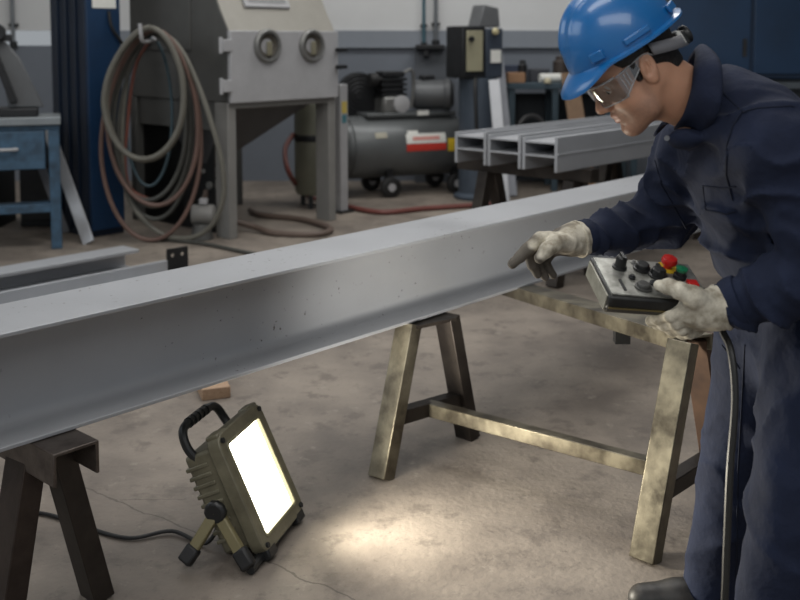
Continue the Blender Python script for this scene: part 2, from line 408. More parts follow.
# top rail (inverted channel) from under the beam to the near A-frame
def channel(p, q, w, h, th, up=UPZ):
    g = B(); d = (q-p).normalized(); sd = d.cross(up).normalized(); u = sd.cross(d)
    pts = [(-w/2, -h), (-w/2, 0), (w/2, 0), (w/2, -h), (w/2-th, -h), (w/2-th, -th), (-w/2+th, -th), (-w/2+th, -h)]
    return g.prism(pts, p, sd, u, d, (q-p).length)
ra = az(508, 281, .485); rb = V((rap.x, rap.y, rz))+(V((rap.x, rap.y, rz))-ra)*.03
channel(ra, rb, .10, .05, .008).build('top_rail', raw, t, world=True, bevel=.002)
s_ = mix(ra, rb, .68)-UPZ*.06; B().box(s_, (.05, .04, .08)).build('bracket', darkm, t, world=True)
tp = (ltop+rtop)/2; B().bar(ltop+(ltop-rtop)*.08-UPZ*.005, rtop+(rtop-ltop)*.08-UPZ*.005, .08, .012).build('cap_plate', rawdark, t, world=True)

# left trestle
k0 = az(66, 442, .498)
t = thing('trestle', 'dark steel trestle under the left end of the beam with channel cap', 'sawhorse', (k0.x-.3, k0.y+.27, 0))
cap0 = k0+Nn*.05; cap1 = k0-Nn*.95
channel(cap1, cap0, .125, .085, .009).build('top_rail', mat('worn_dark_channel', (112, 104, 98), .4, .7, .1, 12, rgb2=(66, 58, 54), bump=.3), t, world=True, bevel=.003)
for kk in (k0-Nn*.10, k0-Nn*.85):
    B_ = []
    for sg in (-1, 1):
        foot = V((kk.x, kk.y, 0))+D*(sg*.135)+Nn*(.0 if sg > 0 else .02); top = kk+D*(sg*.018)-UPZ*.012+Nn*(-.0 if sg > 0 else -.05)
        foot += -Nn*(0 if sg > 0 else .03)
        leg(t, foot, top, .105 if sg < 0 else .078, .06, rawdark if sg > 0 else mat('brown_steel', (70, 60, 54), .5, .6, .1, 9, rgb2=(44, 36, 32), bump=.3), D)
        B_.append(mix(foot, top, .12))
    if (kk-k0).length > .5: B().bar(B_[0], B_[1], .04, .04).build('crossbar', rawdark, t, world=True, bevel=.003)
wood = mat('pine_wood', (180, 152, 126), .7, 0, .1, 30, rgb2=(150, 122, 98), stretch=(1, 6, 6))
wb = az(208, 400, 0)
tag(B().box((wb.x, wb.y+.1, .025), (.12, .2, .05), Matrix.Rotation(.35, 3, 'Z')).build('wood_block', wood, bevel=.004), 'short pine block on the floor behind the beam above the work lamp', 'wood block')

# ------------------------------------------------------------ left background: lengths of steel on the floor
def sect(p0, p1, poly, m, name, label, cat, bev=.002, group=None):
    d = (p1-p0).normalized(); sd = V((d.y, -d.x, 0))
    o = B().prism(poly, p0, sd, UPZ, d, (p1-p0).length).build(name, m, bevel=bev); tag(o, label, cat, group); return o
def Hpoly(w, h, tf, tw):   # vertical flanges, level web; x across, y up
    return [(0, 0), (tf, 0), (tf, h/2-tw/2), (w-tf, h/2-tw/2), (w-tf, 0), (w, 0), (w, h), (w-tf, h), (w-tf, h/2+tw/2), (tf, h/2+tw/2), (tf, h), (0, h)]
sk = mat('bright_steel', (172, 174, 178), .4, .35, .06, 4)
e1 = az(142, 250, .26)
bx = [(0, 0), (.17, 0), (.17, .012), (.02, .012), (.02, .11), (.17, .11), (.17, .13), (0, .13)]
sect(V((e1.x, e1.y, .13))-D*4.2-Nn*.2, V((e1.x, e1.y, .13))-Nn*.2, bx, sk, 'steel_channel', 'light grey steel channel on its side, furthest of the lengths behind the big beam', 'steel bar')
e2_ = az(165, 264, .2)
sect(V((e2_.x, e2_.y, .0))-D*4.2, V((e2_.x, e2_.y, .0)), [(x*1.3, y*1) for x, y in Hpoly(.22, .225, .02, .01)], sk, 'steel_beam', 'grey H section lying on the floor between big beam and far channel', 'beam')
e4 = V((e1.x, e1.y, .0))-Nn*.1-D*.5
sup = B().bar(e4-Nn*.2, e4+Nn*.12, .1, .12); 
for v_ in sup.v: v_.z += .065
tag(sup.build('wood_bearer', mat('old_timber', (92, 80, 68), .8), bevel=.004), 'timber bearer under the far steel channel', 'wood block')
# end plate with two holes
def plate_with_holes(o, ax, ay, w, h, th, holes, r):
    bm = bmesh.new(); nrm = ax.cross(ay)
    n = 16; xs = sorted(set([0, w]+[hx for hx, _ in holes])); g = B()
    # cells around each hole
    cells = len(holes); cw = w/cells
    for i, (hx, hy) in enumerate(holes):
        x0, x1 = i*cw, (i+1)*cw
        ring = [(hx+r*math.cos(2*math.pi*k/n), hy+r*math.sin(2*math.pi*k/n)) for k in range(n)]
        outer = []
        for k in range(n):
            c, s = math.cos(2*math.pi*k/n), math.sin(2*math.pi*k/n)
            tx = ((x1-hx)/c if c > 1e-6 else (x0-hx)/c if c < -1e-6 else 1e9); ty = ((h-hy)/s if s > 1e-6 else (0-hy)/s if s < -1e-6 else 1e9)
            tt = min(tx, ty); outer.append((hx+c*tt, hy+s*tt))
        for k in range(n):
            k2 = (k+1) % n; q = [ring[k], outer[k]]
            if abs(outer[k][0]-outer[k2][0]) > 1e-6 and abs(outer[k][1]-outer[k2][1]) > 1e-6:
                cx = x1 if max(outer[k][0], outer[k2][0]) > hx and abs(max(outer[k][0], outer[k2][0])-x1) < 1e-5 else x0
                cy = h if max(outer[k][1], outer[k2][1]) > h-1e-5 else 0
                q.append((cx, cy))
            q += [outer[k2], ring[k2]]
            A = [o+ax*x+ay*y for x, y in q]; Bk = [p+nrm*th for p in A]; m = len(A)
            g.add(A+Bk, [tuple(range(m)), tuple(range(m, 2*m))[::-1], (m-1, 0, m, 2*m-1)])
    g.prism([(0, 0), (w, 0), (w, .0005), (0, .0005)], o, ax, ay, nrm, th).prism([(0, h-.0005), (w, h-.0005), (w, h), (0, h)], o, ax, ay, nrm, th)
    g.prism([(0, 0), (.0005, 0), (.0005, h), (0, h)], o, ax, ay, nrm, th).prism([(w-.0005, 0), (w, 0), (w, h), (w-.0005, h)], o, ax, ay, nrm, th)
    return g
pp = az(166, 276, 0); t = thing('angle_bracket', 'small dark angle bracket with two round holes behind the big beam', 'bracket', pp)
px_ = V((pp.x+.0, pp.y+.02, .0)); ax_ = (az(189, 272, 0)-pp).normalized()
plate_with_holes(px_, ax_, UPZ, .15, .17, .012, [(.04, .125), (.11, .125)], .013).build('upright_plate', darkm, t, world=True)
B().prism([(-.18, 0), (.15, 0), (.15, .012), (-.18, .012)], px_, ax_, UPZ, -ax_.cross(UPZ)*-1, .1).build('foot_plate', darkm, t, world=True)

# ------------------------------------------------------------ right background: three H beams on a trestle
zB = .72
def hb_origin(px, py): return az(px, py, zB)
ends = [(557, 173, 'light grey H section on the far trestle, nearest of three side by side'), (524, 171, 'light grey H section on the far trestle, middle of three side by side'), (489, 169, 'light grey H section on the far trestle, furthest of three side by side')]
base = az(557, 173, zB)
for i, (px, py, lab) in enumerate(ends):
    o_ = base-Nn*(.262*i)+D*(.0)
    g = B(); Lh = 2.6-.08*i
    for x0, x1, y0, y1 in ((-.25, -.23, 0, .195), (-.02, 0, 0, .21), (-.235, -.015, .165, .178), (-.235, -.015, .085, .097), (-.006, .004, .098, .112)):
        g.prism([(x0, y0), (x1, y0), (x1, y1), (x0, y1)], o_, Nn, UPZ, D, Lh)
    tag(g.build('steel_beam', sk, bevel=.002), lab, 'beam')
tc_ = base-Nn*.36+D*.33
t = thing('trestle', 'dark trestle carrying three H sections in the background', 'sawhorse', (tc_.x, tc_.y, 0))
B().bar(V((tc_.x, tc_.y, zB-.045))-Nn*.62, V((tc_.x, tc_.y, zB-.045))+Nn*.42, .1, .085).build('top_rail', rawdark, t, world=True, bevel=.004)
for sg in (-.38, .28):
    for q in (-1, 1):
        c = V((tc_.x, tc_.y, 0))+Nn*sg
        B().bar(c+D*(q*.22), V((c.x, c.y, zB-.09))+D*(q*.04), .08, .08, D).build('leg', rawdark, t, world=True, bevel=.004)
tc2 = tc_+D*1.55
t = thing('trestle', 'dark trestle under the far right ends of the three H sections', 'sawhorse', (tc2.x, tc2.y, 0))
B().bar(V((tc2.x, tc2.y, zB-.045))-Nn*.75, V((tc2.x, tc2.y, zB-.045))+Nn*.42, .1, .085).build('top_rail', rawdark, t, world=True, bevel=.004)
for sg in (-.38, .28):
    for q in (-1, 1):
        c = V((tc2.x, tc2.y, 0))+Nn*sg
        B().bar(c+D*(q*.22), V((c.x, c.y, zB-.09))+D*(q*.04), .08, .08, D).build('leg', rawdark, t, world=True, bevel=.004)

# ------------------------------------------------------------ blast cabinet (room grid runs along D)
RZ = math.atan2(D.y, D.x)
cf = az(229, 240, 0)
t = thing('blast_cabinet', 'big grey blasting cabinet on square legs with two round glove ports', 'machine', (cf.x, cf.y, 0), RZ)
W_, DP = 1.13, 1.30
def cb(): return B()
zb, zt = 1.03, 1.57
slope_y = .33; ztop = 2.25
# shell: side profile (y, z) pushed along x
prof = [(0, zb), (0, zt), (.10, zt+.16), (.36, ztop), (DP, ztop), (DP, zb)]
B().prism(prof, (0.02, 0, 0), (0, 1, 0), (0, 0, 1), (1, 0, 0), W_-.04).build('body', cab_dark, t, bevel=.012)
# sloped front hood skin
for nm, x0, x1 in (('hood_panel', 0.02, W_-.02),):
    B().prism([(-.012, zt+.0), (.088, zt+.165), (.35, ztop), (.36, ztop), (.10, zt+.16), (0, zt)], (x0, 0, 0), (0, 1, 0), (0, 0, 1), (1, 0, 0), x1-x0).build(nm, mat('beige_grey_paint', (142, 139, 131), .5, .1, .06, 5), t, bevel=.003)
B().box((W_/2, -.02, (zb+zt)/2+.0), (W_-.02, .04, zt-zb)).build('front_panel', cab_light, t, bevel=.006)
sd = V((0, .26, ztop-zt-.16)).normalized(); sn = V((0, -sd.z, sd.y))
wo = V((.25, .094, zt+.15))+sd*.02+sn*.012
f = B().prism([(0, 0), (.46, 0), (.46, .42), (0, .42)], wo, (1, 0, 0), sd, sn, .022).build('window_frame', cab_light, t, bevel=.01)
B().prism([(.04, .04), (.42, .04), (.42, .40), (.04, .40)], wo+sn*.023, (1, 0, 0), sd, sn, .003).build('window_pane', mat('dusty_glass', (120, 122, 122), .35, 0, .1, 5), f)
for x in (.36, .82):
    z = 1.455
    r = B().lathe([(.132, 0), (.132, .018), (.118, .034), (.098, .030), (.092, .0)], (x, -.04, z), (0, -1, 0)).build('glove_port', mat('port_ring', (118, 118, 116), .45, .4), t)
    B().lathe([(.093, .006), (.085, .02), (.06, .004), (.045, -.02), (.001, -.03)], (x, -.04, z), (0, -1, 0)).build('glove_liner', mat('liner', (72, 68, 60), .7), r)
    B().box((x+.012, -.056, z-.02), (.05, .02, .11)).build('liner_fold', mat('liner_light', (120, 116, 98), .8), r, bevel=.01)
for z in (1.16, 1.46):
    h = B().box((-.015, -.02, z), (.09, .05, .09)).cyl((-.065, -.02, z-.06), (-.065, -.02, z+.06), .014).build('hinge', cab_light, t, bevel=.004)
for z in (1.28, 1.42):
    B().cyl((W_-.03, -.04, z), (W_-.03, -.09, z), .018).box((W_-.01, -.08, z), (.12, .016, .03)).build('latch', darkm, t, bevel=.003)
B().cyl((W_-.03, .45, ztop-.25), (W_+.06, .45, ztop-.25), .025).build('lamp_knob', mat('brass', (150, 120, 60), .4, .8), t)
# side seam door
B().prism([(.45, 1.42), (.45, ztop-.02), (1.18, ztop-.02), (1.18, 1.42)], (.02, 0, 0), (0, 1, 0), (0, 0, 1), (-1, 0, 0), .015).build('side_door', cab_dark, t, bevel=.005)
# legs and rails
for nm, x, y in (('leg', .045, .04), ('leg', W_-.045, .04), ('leg', .045, DP-.04), ('leg', W_-.045, DP-.04)):
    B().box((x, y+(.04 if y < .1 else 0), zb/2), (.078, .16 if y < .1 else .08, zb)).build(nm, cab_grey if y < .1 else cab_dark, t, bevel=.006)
B().box((W_/2, .03, zb-.02), (W_-.14, .05, .05)).build('rail', cab_grey, t, bevel=.004)
B().box((.06, DP/2, zb-.10), (.05, DP-.2, .24)).build('side_rail', cab_dark, t, bevel=.004)
# hopper
hx, hy = .16, .45
A = [(.08, .12, zb-.01), (W_-.08, .12, zb-.01), (W_-.08, DP-.1, zb-.01), (.08, DP-.1, zb-.01)]
Bt = [(hx-.06, hy-.06, .53), (hx+.06, hy-.06, .53), (hx+.06, hy+.06, .53), (hx-.06, hy+.06, .53)]
B().add(A+Bt, [(0,1,2,3), (4,5,6,7), (0,1,5,4), (1,2,6,5), (2,3,7,6), (3,0,4,7)]).build('hopper', mat('hopper_grey', (78, 77, 78), .45, .3, .1, 5), t, bevel=.01)
v = B().cyl((hx, hy, .55), (hx, hy, .40), .045).cyl((hx, hy, .49), (hx, hy, .46), .07).cyl((hx, hy, .40), (hx, hy, .30), .06, .03).build('outlet_valve', cab_grey, t)
B().cyl((hx-.04, hy-.05, .44), (hx+.16, hy-.08, .43), .012).cyl((hx+.05, hy-.1, .37), (hx-.08, hy-.1, .37), .03).build('valve_handle', mat('pale_metal', (150, 150, 146), .4, .5), v)
Rc = Matrix.Translation((cf.x, cf.y, 0)) @ Matrix.Rotation(RZ, 4, 'Z')
def cw(x, y, z): return Rc @ V((x, y, z))
B().box((.35, .95, .46), (.5, .5, .90)).build('shade_box', mat('near_black', (22, 23, 24), .7), t, bevel=.01)  # near-black block, its colour stands for the shade in the cabinet's opening
B().prism([(.30, .0), (DP-.05, .0), (DP-.05, zb), (.30, zb)], (.10, 0, 0), (0, 1, 0), (0, 0, 1), (1, 0, 0), .01).build('shade_sheet', mat('near_black', (22, 23, 24), .7), t)  # black sheet painted as the darkness behind the hoses, under the cabinet
# vertical dust tube beside the cabinet
p = V((-.78, 8.95, 0)); t = thing('dust_collector', 'upright olive cylinder dust collector standing behind the right leg of the blasting cabinet', 'machine', (p.x, p.y, 0))
B().lathe([(.001, .12), (.15, .12), (.17, .16), (.17, .92), (.14, .985), (.001, .985)]).build('drum', mat('olive_grey', (112, 112, 98), .5, .2), t)
for k in range(3):
    a = k*2.1+.4; B().bar((math.cos(a)*.13, math.sin(a)*.13, 0), (math.cos(a)*.13, math.sin(a)*.13, .14), .04, .04, (1, 0, 0)).build('leg', darkm, t)
B().lathe([(.172, .60), (.175, .62), (.175, .64), (.172, .66)]).build('clamp_band', darkm, t)
# tall pale electrical post right of the cabinet
p = az(341, 212, 0); t = thing('service_post', 'pale grey square post with yellow sticker right of the blasting cabinet', 'post', (p.x, p.y, 0), RZ)
B().box((0, 0, .56), (.09, .09, 1.12)).build('post', cab_light, t, bevel=.006)
B().box((0, 0, .01), (.16, .16, .02)).build('foot_plate', darkm, t)
B().box((.0, -.047, .92), (.06, .004, .10)).build('sticker', mat('yellow_sticker', (190, 170, 90), .6), t)
B().box((.0, -.047, .82), (.05, .004, .07)).build('sticker', mat('teal_sticker', (70, 120, 130), .6), t)
# small blower under the side of the cabinet
p = cw(-.42, .25, 0); t = thing('blower_motor', 'small grey blower motor on the floor under the blasting cabinet, behind hoses', 'motor', (p.x+.27, p.y+.20, 0)); t.scale = (.62, .62, .62)
B().cyl((-.14, 0, .30), (.12, 0, .30), .12).cyl((.12, 0, .30), (.15, 0, .30), .12, .08).build('housing', cab_grey, t, bevel=.01)
B().cyl((-.02, -.04, 0), (-.02, -.04, .19), .14, .10).build('base', cab_dark, t, bevel=.01)
B().box((0, 0, .46), (.1, .1, .07)).build('terminal_box', cab_light, t, bevel=.01)

# ------------------------------------------------------------ tall blue locker left of the hoses
p = az(90, 238, 0); t = thing('metal_locker', 'tall dark blue metal locker between grey wall and blasting cabinet', 'cabinet', (p.x, p.y, 0), RZ)
B().box((.15, .25, 1.4), (.30, .50, 2.8)).build('body', navy, t, bevel=.008)
B().box((.15, -.012, 1.35), (.285, .024, 2.6)).build('door', bluef, t, bevel=.006)
for y in (.12, .25, .38): B().box((-.006, y, 1.4), (.02, .02, 2.7)).build('side_rib', navy, t, bevel=.005)
B().box((.155, -.027, 2.0), (.20, .004, .52)).build('notice', paper, t)
B().tube([(.19, -.035, 1.72), (.20, -.05, 1.6), (.27, -.05, 1.50), (.33, -.04, 1.42)], .012).build('cable', black, t)

# ------------------------------------------------------------ hoses
hm = {'grey': mat('grey_rubber_hose', (98, 96, 88), .55, 0, .12, 8), 'red': mat('red_brown_hose', (100, 78, 70), .55, 0, .15, 6), 'dark': mat('dark_hose', (68, 68, 64), .5, 0, .12, 8), 'teal': mat('blue_green_hose', (58, 76, 84), .5)}
HY = 7.3
def hose_pts(px, Y0):
    return [at(x, y, Y0+(.05 if i % 2 else 0)) for i, (x, y) in enumerate(px)]
def loop(l, r, top, bot, tx=150, n=20):
    out = []
    for i in range(n):
        a = 2*math.pi*i/n; c, s_ = math.cos(a), math.sin(a); up = max(0, c)
        x = (l+r)/2-s_*(r-l)/2*(1-.22*up**2)+(tx-(l+r)/2)*up**1.3; y = (top+bot)/2-c*(bot-top)/2
        out.append((x, y+ (bot-top)*.05*(1-abs(c))))
    return out
def coil(loops_, r, m, Y0, label, tail=()):
    P = []
    for k, L_ in enumerate(loops_):
        Q = loop(*L_)
        if k+1 < len(loops_):
            Q2 = loop(*loops_[k+1]); Q = [((1-i/20)*a[0]+i/20*b[0], (1-i/20)*a[1]+i/20*b[1]) for i, (a, b) in enumerate(zip(Q, Q2))]
        P += [at(x, y, Y0+.034*k) for x, y in Q]
    return tag(B().tube(P+list(tail), r, 8, 3).build('coiled_hose', hm[m]), label, 'hose')
coil([(103, 181, 27, 158), (106, 184, 28, 160)], .021, 'grey', 7.20, 'grey rubber hose in two short oval loops at the front of the hanging coil')
coil([(109, 188, 29, 169, 152), (101, 201, 30, 240, 155)], .017, 'red', 7.29, 'red brown hose in the hanging coil, its long loop reaching almost to the floor')
coil([(107, 192, 31, 206, 156), (112, 184, 33, 194, 153), (118, 192, 33, 219, 156)], .017, 'dark', 7.37, 'dark grey hose hanging in three middle loops of the coil')
tag(B().tube([at(x, y, 7.46-max(0, x-120)*.0024) for x, y in ((128, 60), (140, 36), (156, 31), (178, 46), (196, 80), (211, 122), (222, 165), (223, 198), (212, 225), (190, 238), (162, 234), (140, 216), (128, 195), (122, 160), (124, 100), (132, 56), (146, 36))], .019, 8, 6).build('coiled_hose', hm['grey']), 'grey hose with one wide slack loop bulging right toward the cabinet leg', 'hose')
coil([(126, 172, 38, 186, 152)], .012, 'teal', 7.52, 'thin blue green hose inside the coil')
tag(B().tube([at(x, y, 7.50) for x, y in ((150, 40), (137, 62), (131, 90), (127, 130), (125, 160), (130, 188), (150, 200))], .013, 8, 6).build('coiled_hose', mat('brick_red_hose', (116, 66, 54), .55)), 'thin brick red hose hanging inside the left of the coil', 'hose')
sp_ = cw(.02, .98, at(146, 36, 7.5).z+.0)
t = thing('hose_hook', 'steel hook arm sticking out of the cabinet side, carrying the hose coil', 'hook', sp_)
hz = at(148, 38, 7.3).z; hx_ = at(148, 38, 7.3).x
B().box(sp_+V((-.03, 0, 0)), (.05, .14, .14)).build('mount_plate', darkm, t, world=True, bevel=.004)
B().tube([sp_+V((-.03, 0, 0)), V((hx_-.03, 7.62, hz-.01)), V((hx_, 7.40, hz-.02)), V((hx_, 7.14, hz-.02)), V((hx_-.005, 7.10, hz+.10))], .014, 8, 4).build('hook', cab_light, t, world=True)
tag(B().tube([az(x, y, .016) for x, y in ((160, 239), (200, 243), (240, 251), (300, 262), (330, 262))], .014, 8, 6).build('air_hose', hm['dark']), 'thin dark hose trailing over the floor from below the hose coil', 'hose')
o_ = hm['red']
p0 = cw(.10, .40, .33)
tag(B().tube([p0, cw(.08, .36, .16), az(252, 226, .05), az(275, 233, .025), az(318, 234, .025), az(330, 228, .025), az(300, 219, .025), az(262, 215, .025), az(250, 210, .03)], .024, 8, 8).build('air_hose', mat('brown_hose', (98, 84, 76), .55)), 'brown hose lying on the floor below the cabinet hopper', 'hose')
tag(B().tube([V((-.955, 8.9, .66)), at(285, 150, 8.75), at(290, 175, 8.65), az(308, 196, .03), az(338, 204, .025), az(380, 212, .025), az(430, 208, .025), az(500, 204, .025), az(580, 202, .025)], .022, 8, 8).build('air_hose', mat('dull_red_hose', (110, 62, 56), .5)), 'dull red air hose running over the floor in front of the compressor', 'hose')

# ------------------------------------------------------------ workbench at the left with tools
p = az(65, 249, 0); t = thing('workbench', 'worn blue steel workbench with one drawer at the left wall', 'workbench', (p.x-1.1*math.cos(.33), p.y+.02-1.1*math.sin(.33), 0), .33)
def bq(x0, x1, y0, y1, z0, z1): return ((x0+x1)/2, (y0+y1)/2, (z0+z1)/2), (x1-x0, y1-y0, z1-z0)
B().box(*bq(-.1, 1.09, -.04, .40, .90, .955)).build('worktop', mat('scratched_steel_top', (134, 140, 144), .45, .4, .12, 14), t, bevel=.006)
B().box(*bq(-.1, 1.08, 0, .38, .86, .90)).build('apron', bench_blue, t, bevel=.004)
d = B().box(*bq(.28, .98, -.02, .36, .585, .86)).build('drawer', bench_blue, t, bevel=.008)
B().tube([(.60, -.02, .735), (.60, -.06, .735), (.78, -.06, .735), (.78, -.02, .735)], .012, 8, 3).build('handle', cab_light, d)
for x, y in ((1.04, .03), (1.04, .35), (-.05, .03), (-.05, .35)):
    B().box((x, y, .43), (.075, .075, .86)).build('leg', bench_blue, t, bevel=.006)
B().box(*bq(-.1, 1.06, .0, .07, .27, .33)).build('shelf_rail', bench_blue, t, bevel=.004)
B().box(*bq(-.1, 1.0, .07, .36, .28, .30)).build('shelf', bench_blue, t)
bo = V((p.x-1.1*math.cos(.33), p.y+.02-1.1*math.sin(.33), 0))
def bp_(x, y, z): return (bo.x+x*math.cos(.33)-y*math.sin(.33), bo.y+x*math.sin(.33)+y*math.cos(.33), z)
# arbor press on the bench
t = thing('arbor_press', 'black hand press with slanted arm standing on the blue workbench', 'press', bp_(.58, .20, .955), .33)
B().box((.18, 0, .03), (.36, .3, .06)).build('base', darkm, t, bevel=.01)
B().prism([(.16, .06), (.40, .06), (.24, .42), (.14, .55), (.08, .55)], (0, .03, 0), (1, 0, 0), (0, 0, 1), (0, -1, 0), .07).build('frame', mat('press_grey', (98, 100, 102), .5, .3), t, bevel=.01)
B().bar((.02, -.07, .62), (.20, -.07, .10), .05, .06, (0, 1, 0)).build('ram', darkm, t, bevel=.005)
B().bar((-.35, -.07, .575), (.20, -.07, .56), .05, .05).build('arm', darkm, t, bevel=.008)
B().cyl((.10, -.13, .60), (.10, .02, .60), .06).build('gear_hub', darkm, t, bevel=.005)
t = thing('bench_vise', 'dark bench vise at the left end of the blue workbench', 'vise', bp_(.40, .14, .955), .33)
B().box((0, 0, .03), (.18, .16, .06)).build('base', darkm, t, bevel=.01)
B().box((-.07, 0, .11), (.09, .12, .12)).build('fixed_jaw', darkm, t, bevel=.01)
B().box((.09, 0, .11), (.07, .12, .12)).build('moving_jaw', mat('vise_grey', (84, 84, 84), .5, .4), t, bevel=.01)
B().cyl((-.02, 0, .09), (.22, 0, .09), .022).build('screw', cab_grey, t); B().cyl((.2, -.09, .09), (.2, .09, .09), .009).build('handle', cab_light, t)
# metal lengths leaning on the bench, crates under it
for i, (fx, fy, tx, ty, Yt, w_, m, lab) in enumerate(((89, 243, 44, 118, 7.75, .09, sk, 'pale flat steel bar leaning beside the right leg of the workbench'), (70, 233, 22, 60, 8.25, .06, steel_dull, 'grey steel bar leaning behind the blue workbench'))):
    a = az(fx, fy, .01); b_ = at(tx, ty, Yt)
    if i == 1: a = az(66, 232, .01); b_ = V(bp_(.70, .50, 1.3))
    tag(B().bar(a, b_, w_, .02, (0, -1, 0)).build('flat_bar', m, bevel=.003), lab, 'steel bar')
t = thing('tool_box', 'dark tool box on the lower shelf of the blue workbench', 'tool box', bp_(.35, .2, .30), .33)
B().box((0, 0, .09), (.5, .24, .18)).build('body', darkm, t, bevel=.01); B().box((0, 0, .205), (.5, .24, .04)).build('lid', mat('dark_red', (70, 40, 38), .5), t, bevel=.01)
B().tube([(-.1, 0, .225), (-.1, 0, .26), (.1, 0, .26), (.1, 0, .225)], .009, 8, 3).build('handle', black, t)
for i, (x, y, sx, sz, lab) in enumerate(((.0, 1.0, .5, .62, 'dark steel drum crate behind the workbench by the wall'), (.62, 1.1, .45, .8, 'taller dark cabinet behind the workbench next to the locker'))):
    t = thing('storage_cabinet', lab, 'cabinet', (bo.x+x, bo.y+y+.3, 0))
    B().box((0, 0, sz/2), (sx, .4, sz)).build('body', mat('black_green', (34, 38, 40), .6, .1), t, bevel=.01)
    B().box((0, -.21, sz/2), (sx*.9, .02, sz*.88)).build('door', darkm, t, bevel=.006); B().box((sx*.3, -.23, sz*.6), (.02, .03, .1)).build('handle', cab_grey, t)

# ------------------------------------------------------------ compressor
p = az(395, 196, 0); RC = math.radians(24)
t = thing('air_compressor', 'dark grey wheeled air compressor with round tank by the back wall', 'compressor', (p.x-.02, p.y+.18, 0), RC); t.scale = (1.10, 1.12, 1.12)
tank = mat('tank_grey', (98, 101, 102), .38, .3, .1, 5); R_ = .27; zc = .42
B().lathe([(.001, -.66), (.09, -.655), (.18, -.62), (.24, -.565), (R_, -.49), (R_, .49), (.24, .565), (.18, .62), (.09, .655), (.001, .66)], (.05, 0, zc), (1, 0, 0), 36).build('tank', tank, t)
for x in (-.46, .56): B().lathe([(R_+.001, -.008), (R_+.006, 0), (R_+.001, .008)], (x, 0, zc), (1, 0, 0), 36).build('weld_seam', tank, t)
for x, y in ((-.12, -.22), (.52, -.22), (-.12, .22), (.52, .22)):
    k = B().lathe([(.001, -.03), (.07, -.03), (.09, -.02), (.09, .02), (.07, .03), (.001, .03)], (x, y, .09), (0, 1, 0)).build('wheel', black, t)
    B().cyl((x, y-.035, .09), (x, y+.035, .09), .035).build('hub', cab_light, k)
    B().box((x, y*.8, .17), (.06, .05, .14)).build('bracket', darkm, t)
B().box((.12, 0, .70), (.86, .3, .03)).box((.12, 0, .67), (.8, .22, .06)).build('deck', tank, t, bevel=.006)
pump = mat('cast_aluminium', (120, 120, 118), .45, .5, .15, 20)
k = B().box((-.02, 0, .78), (.24, .22, .16)).build('crankcase', pump, t, bevel=.03)
B().lathe([(.075, 0), (.075, .02), (.03, .03), (.001, .03)], (.03, -.11, .79), (0, -1, 0)).build('sight_cover', cab_light, k)
c_ = B()
for i in range(7): c_.box((-.03, 0, .87+i*.022), (.24 if i % 2 == 0 else .19, .20 if i % 2 == 0 else .16, .022))
c_.build('cylinder_block', darkm, t)
B().box((-.03, 0, 1.045), (.21, .18, .05)).build('cylinder_head', darkm, t, bevel=.01)
B().cyl((-.18, -.06, 1.0), (-.25, -.06, 1.0), .06).cyl((-.13, -.06, 1.0), (-.18, -.06, 1.0), .025).build('air_filter', black, t, bevel=.008)
B().tube([(.07, -.05, 1.05), (.16, -.05, 1.08), (.18, -.04, .95), (.15, -.06, .75)], .014, 8, 5).build('copper_pipe', pump, t)
g = B().cyl((-.28, .1, .86), (-.28, .16, .86), .20, n=30).build('flywheel_guard', darkm, t)
for i in range(5): B().lathe([(.04+.035*i, -.004), (.046+.035*i, .0), (.04+.035*i, .004)], (-.28, .098, .86), (0, 1, 0)).build('guard_ring', darkm, g)
B().lathe([(.001, -.17), (.09, -.17), (.125, -.14), (.13, -.13), (.13, .12), (.14, .13), (.14, .17), (.10, .20), (.001, .20)], (.36, -.02, .86), (.9, -.43, 0), 28).build('motor', mat('motor_grey', (92, 94, 96), .45, .3), t)
B().lathe([(.02, .20), (.10, .202), (.10, .208), (.001, .208)], (.36, -.02, .86), (.9, -.43, 0)).build('fan_cover', darkm, t)
B().box((.34, .02, 1.0), (.12, .1, .06)).build('terminal_box', darkm, t, bevel=.01)
B().tube([(.62, -.14, .62), (.72, -.16, .66), (.82, -.16, .86), (.84, -.16, 1.0), (.70, -.10, 1.10), (.62, -.04, 1.05)], .016, 8, 5).build('push_handle', cab_grey, t)
def onT(u, ang, w, h, m, nm, th=.004, off=0):      # a curved sticker on the tank
    g = B(); n = 6; r = R_+.003+off; vs = []
    for i in range(n+1):
        a = ang+(i/n-.5)*h/R_
        for x in (u-w/2, u+w/2):
            for rr in (r, r+.002): vs.append((x+.0, -math.cos(a)*rr, zc+math.sin(a)*rr))
    fs = []
    for i in range(n):
        q = i*4; fs += [(q, q+4, q+6, q+2), (q+1, q+3, q+7, q+5), (q, q+1, q+5, q+4), (q+2, q+6, q+7, q+3)]
    g.add(vs, fs+[(0, 2, 3, 1), (n*4, n*4+1, n*4+3, n*4+2)]); return g.build(nm, m, t)
onT(.20, .30, .38, .085, paper, 'brand_label'); onT(.20, .02, .38, .06, mat('label_red', (196, 60, 48), .5), 'red_label'); onT(.08, .47, .10, .05, paper, 'brand_label')
onT(.20, .30, .26, .03, mat('label_pale_red', (214, 150, 142), .5), 'label_print', off=.003)
onT(.46, .06, .10, .11, mat('label_yellow', (214, 182, 44), .5), 'warning_label'); onT(-.22, .45, .11, .05, mat('label_beige', (168, 164, 148), .6), 'rating_plate')
B().box((.22, -.155, .71), (.11, .006, .04)).build('name_plate', paper, t)

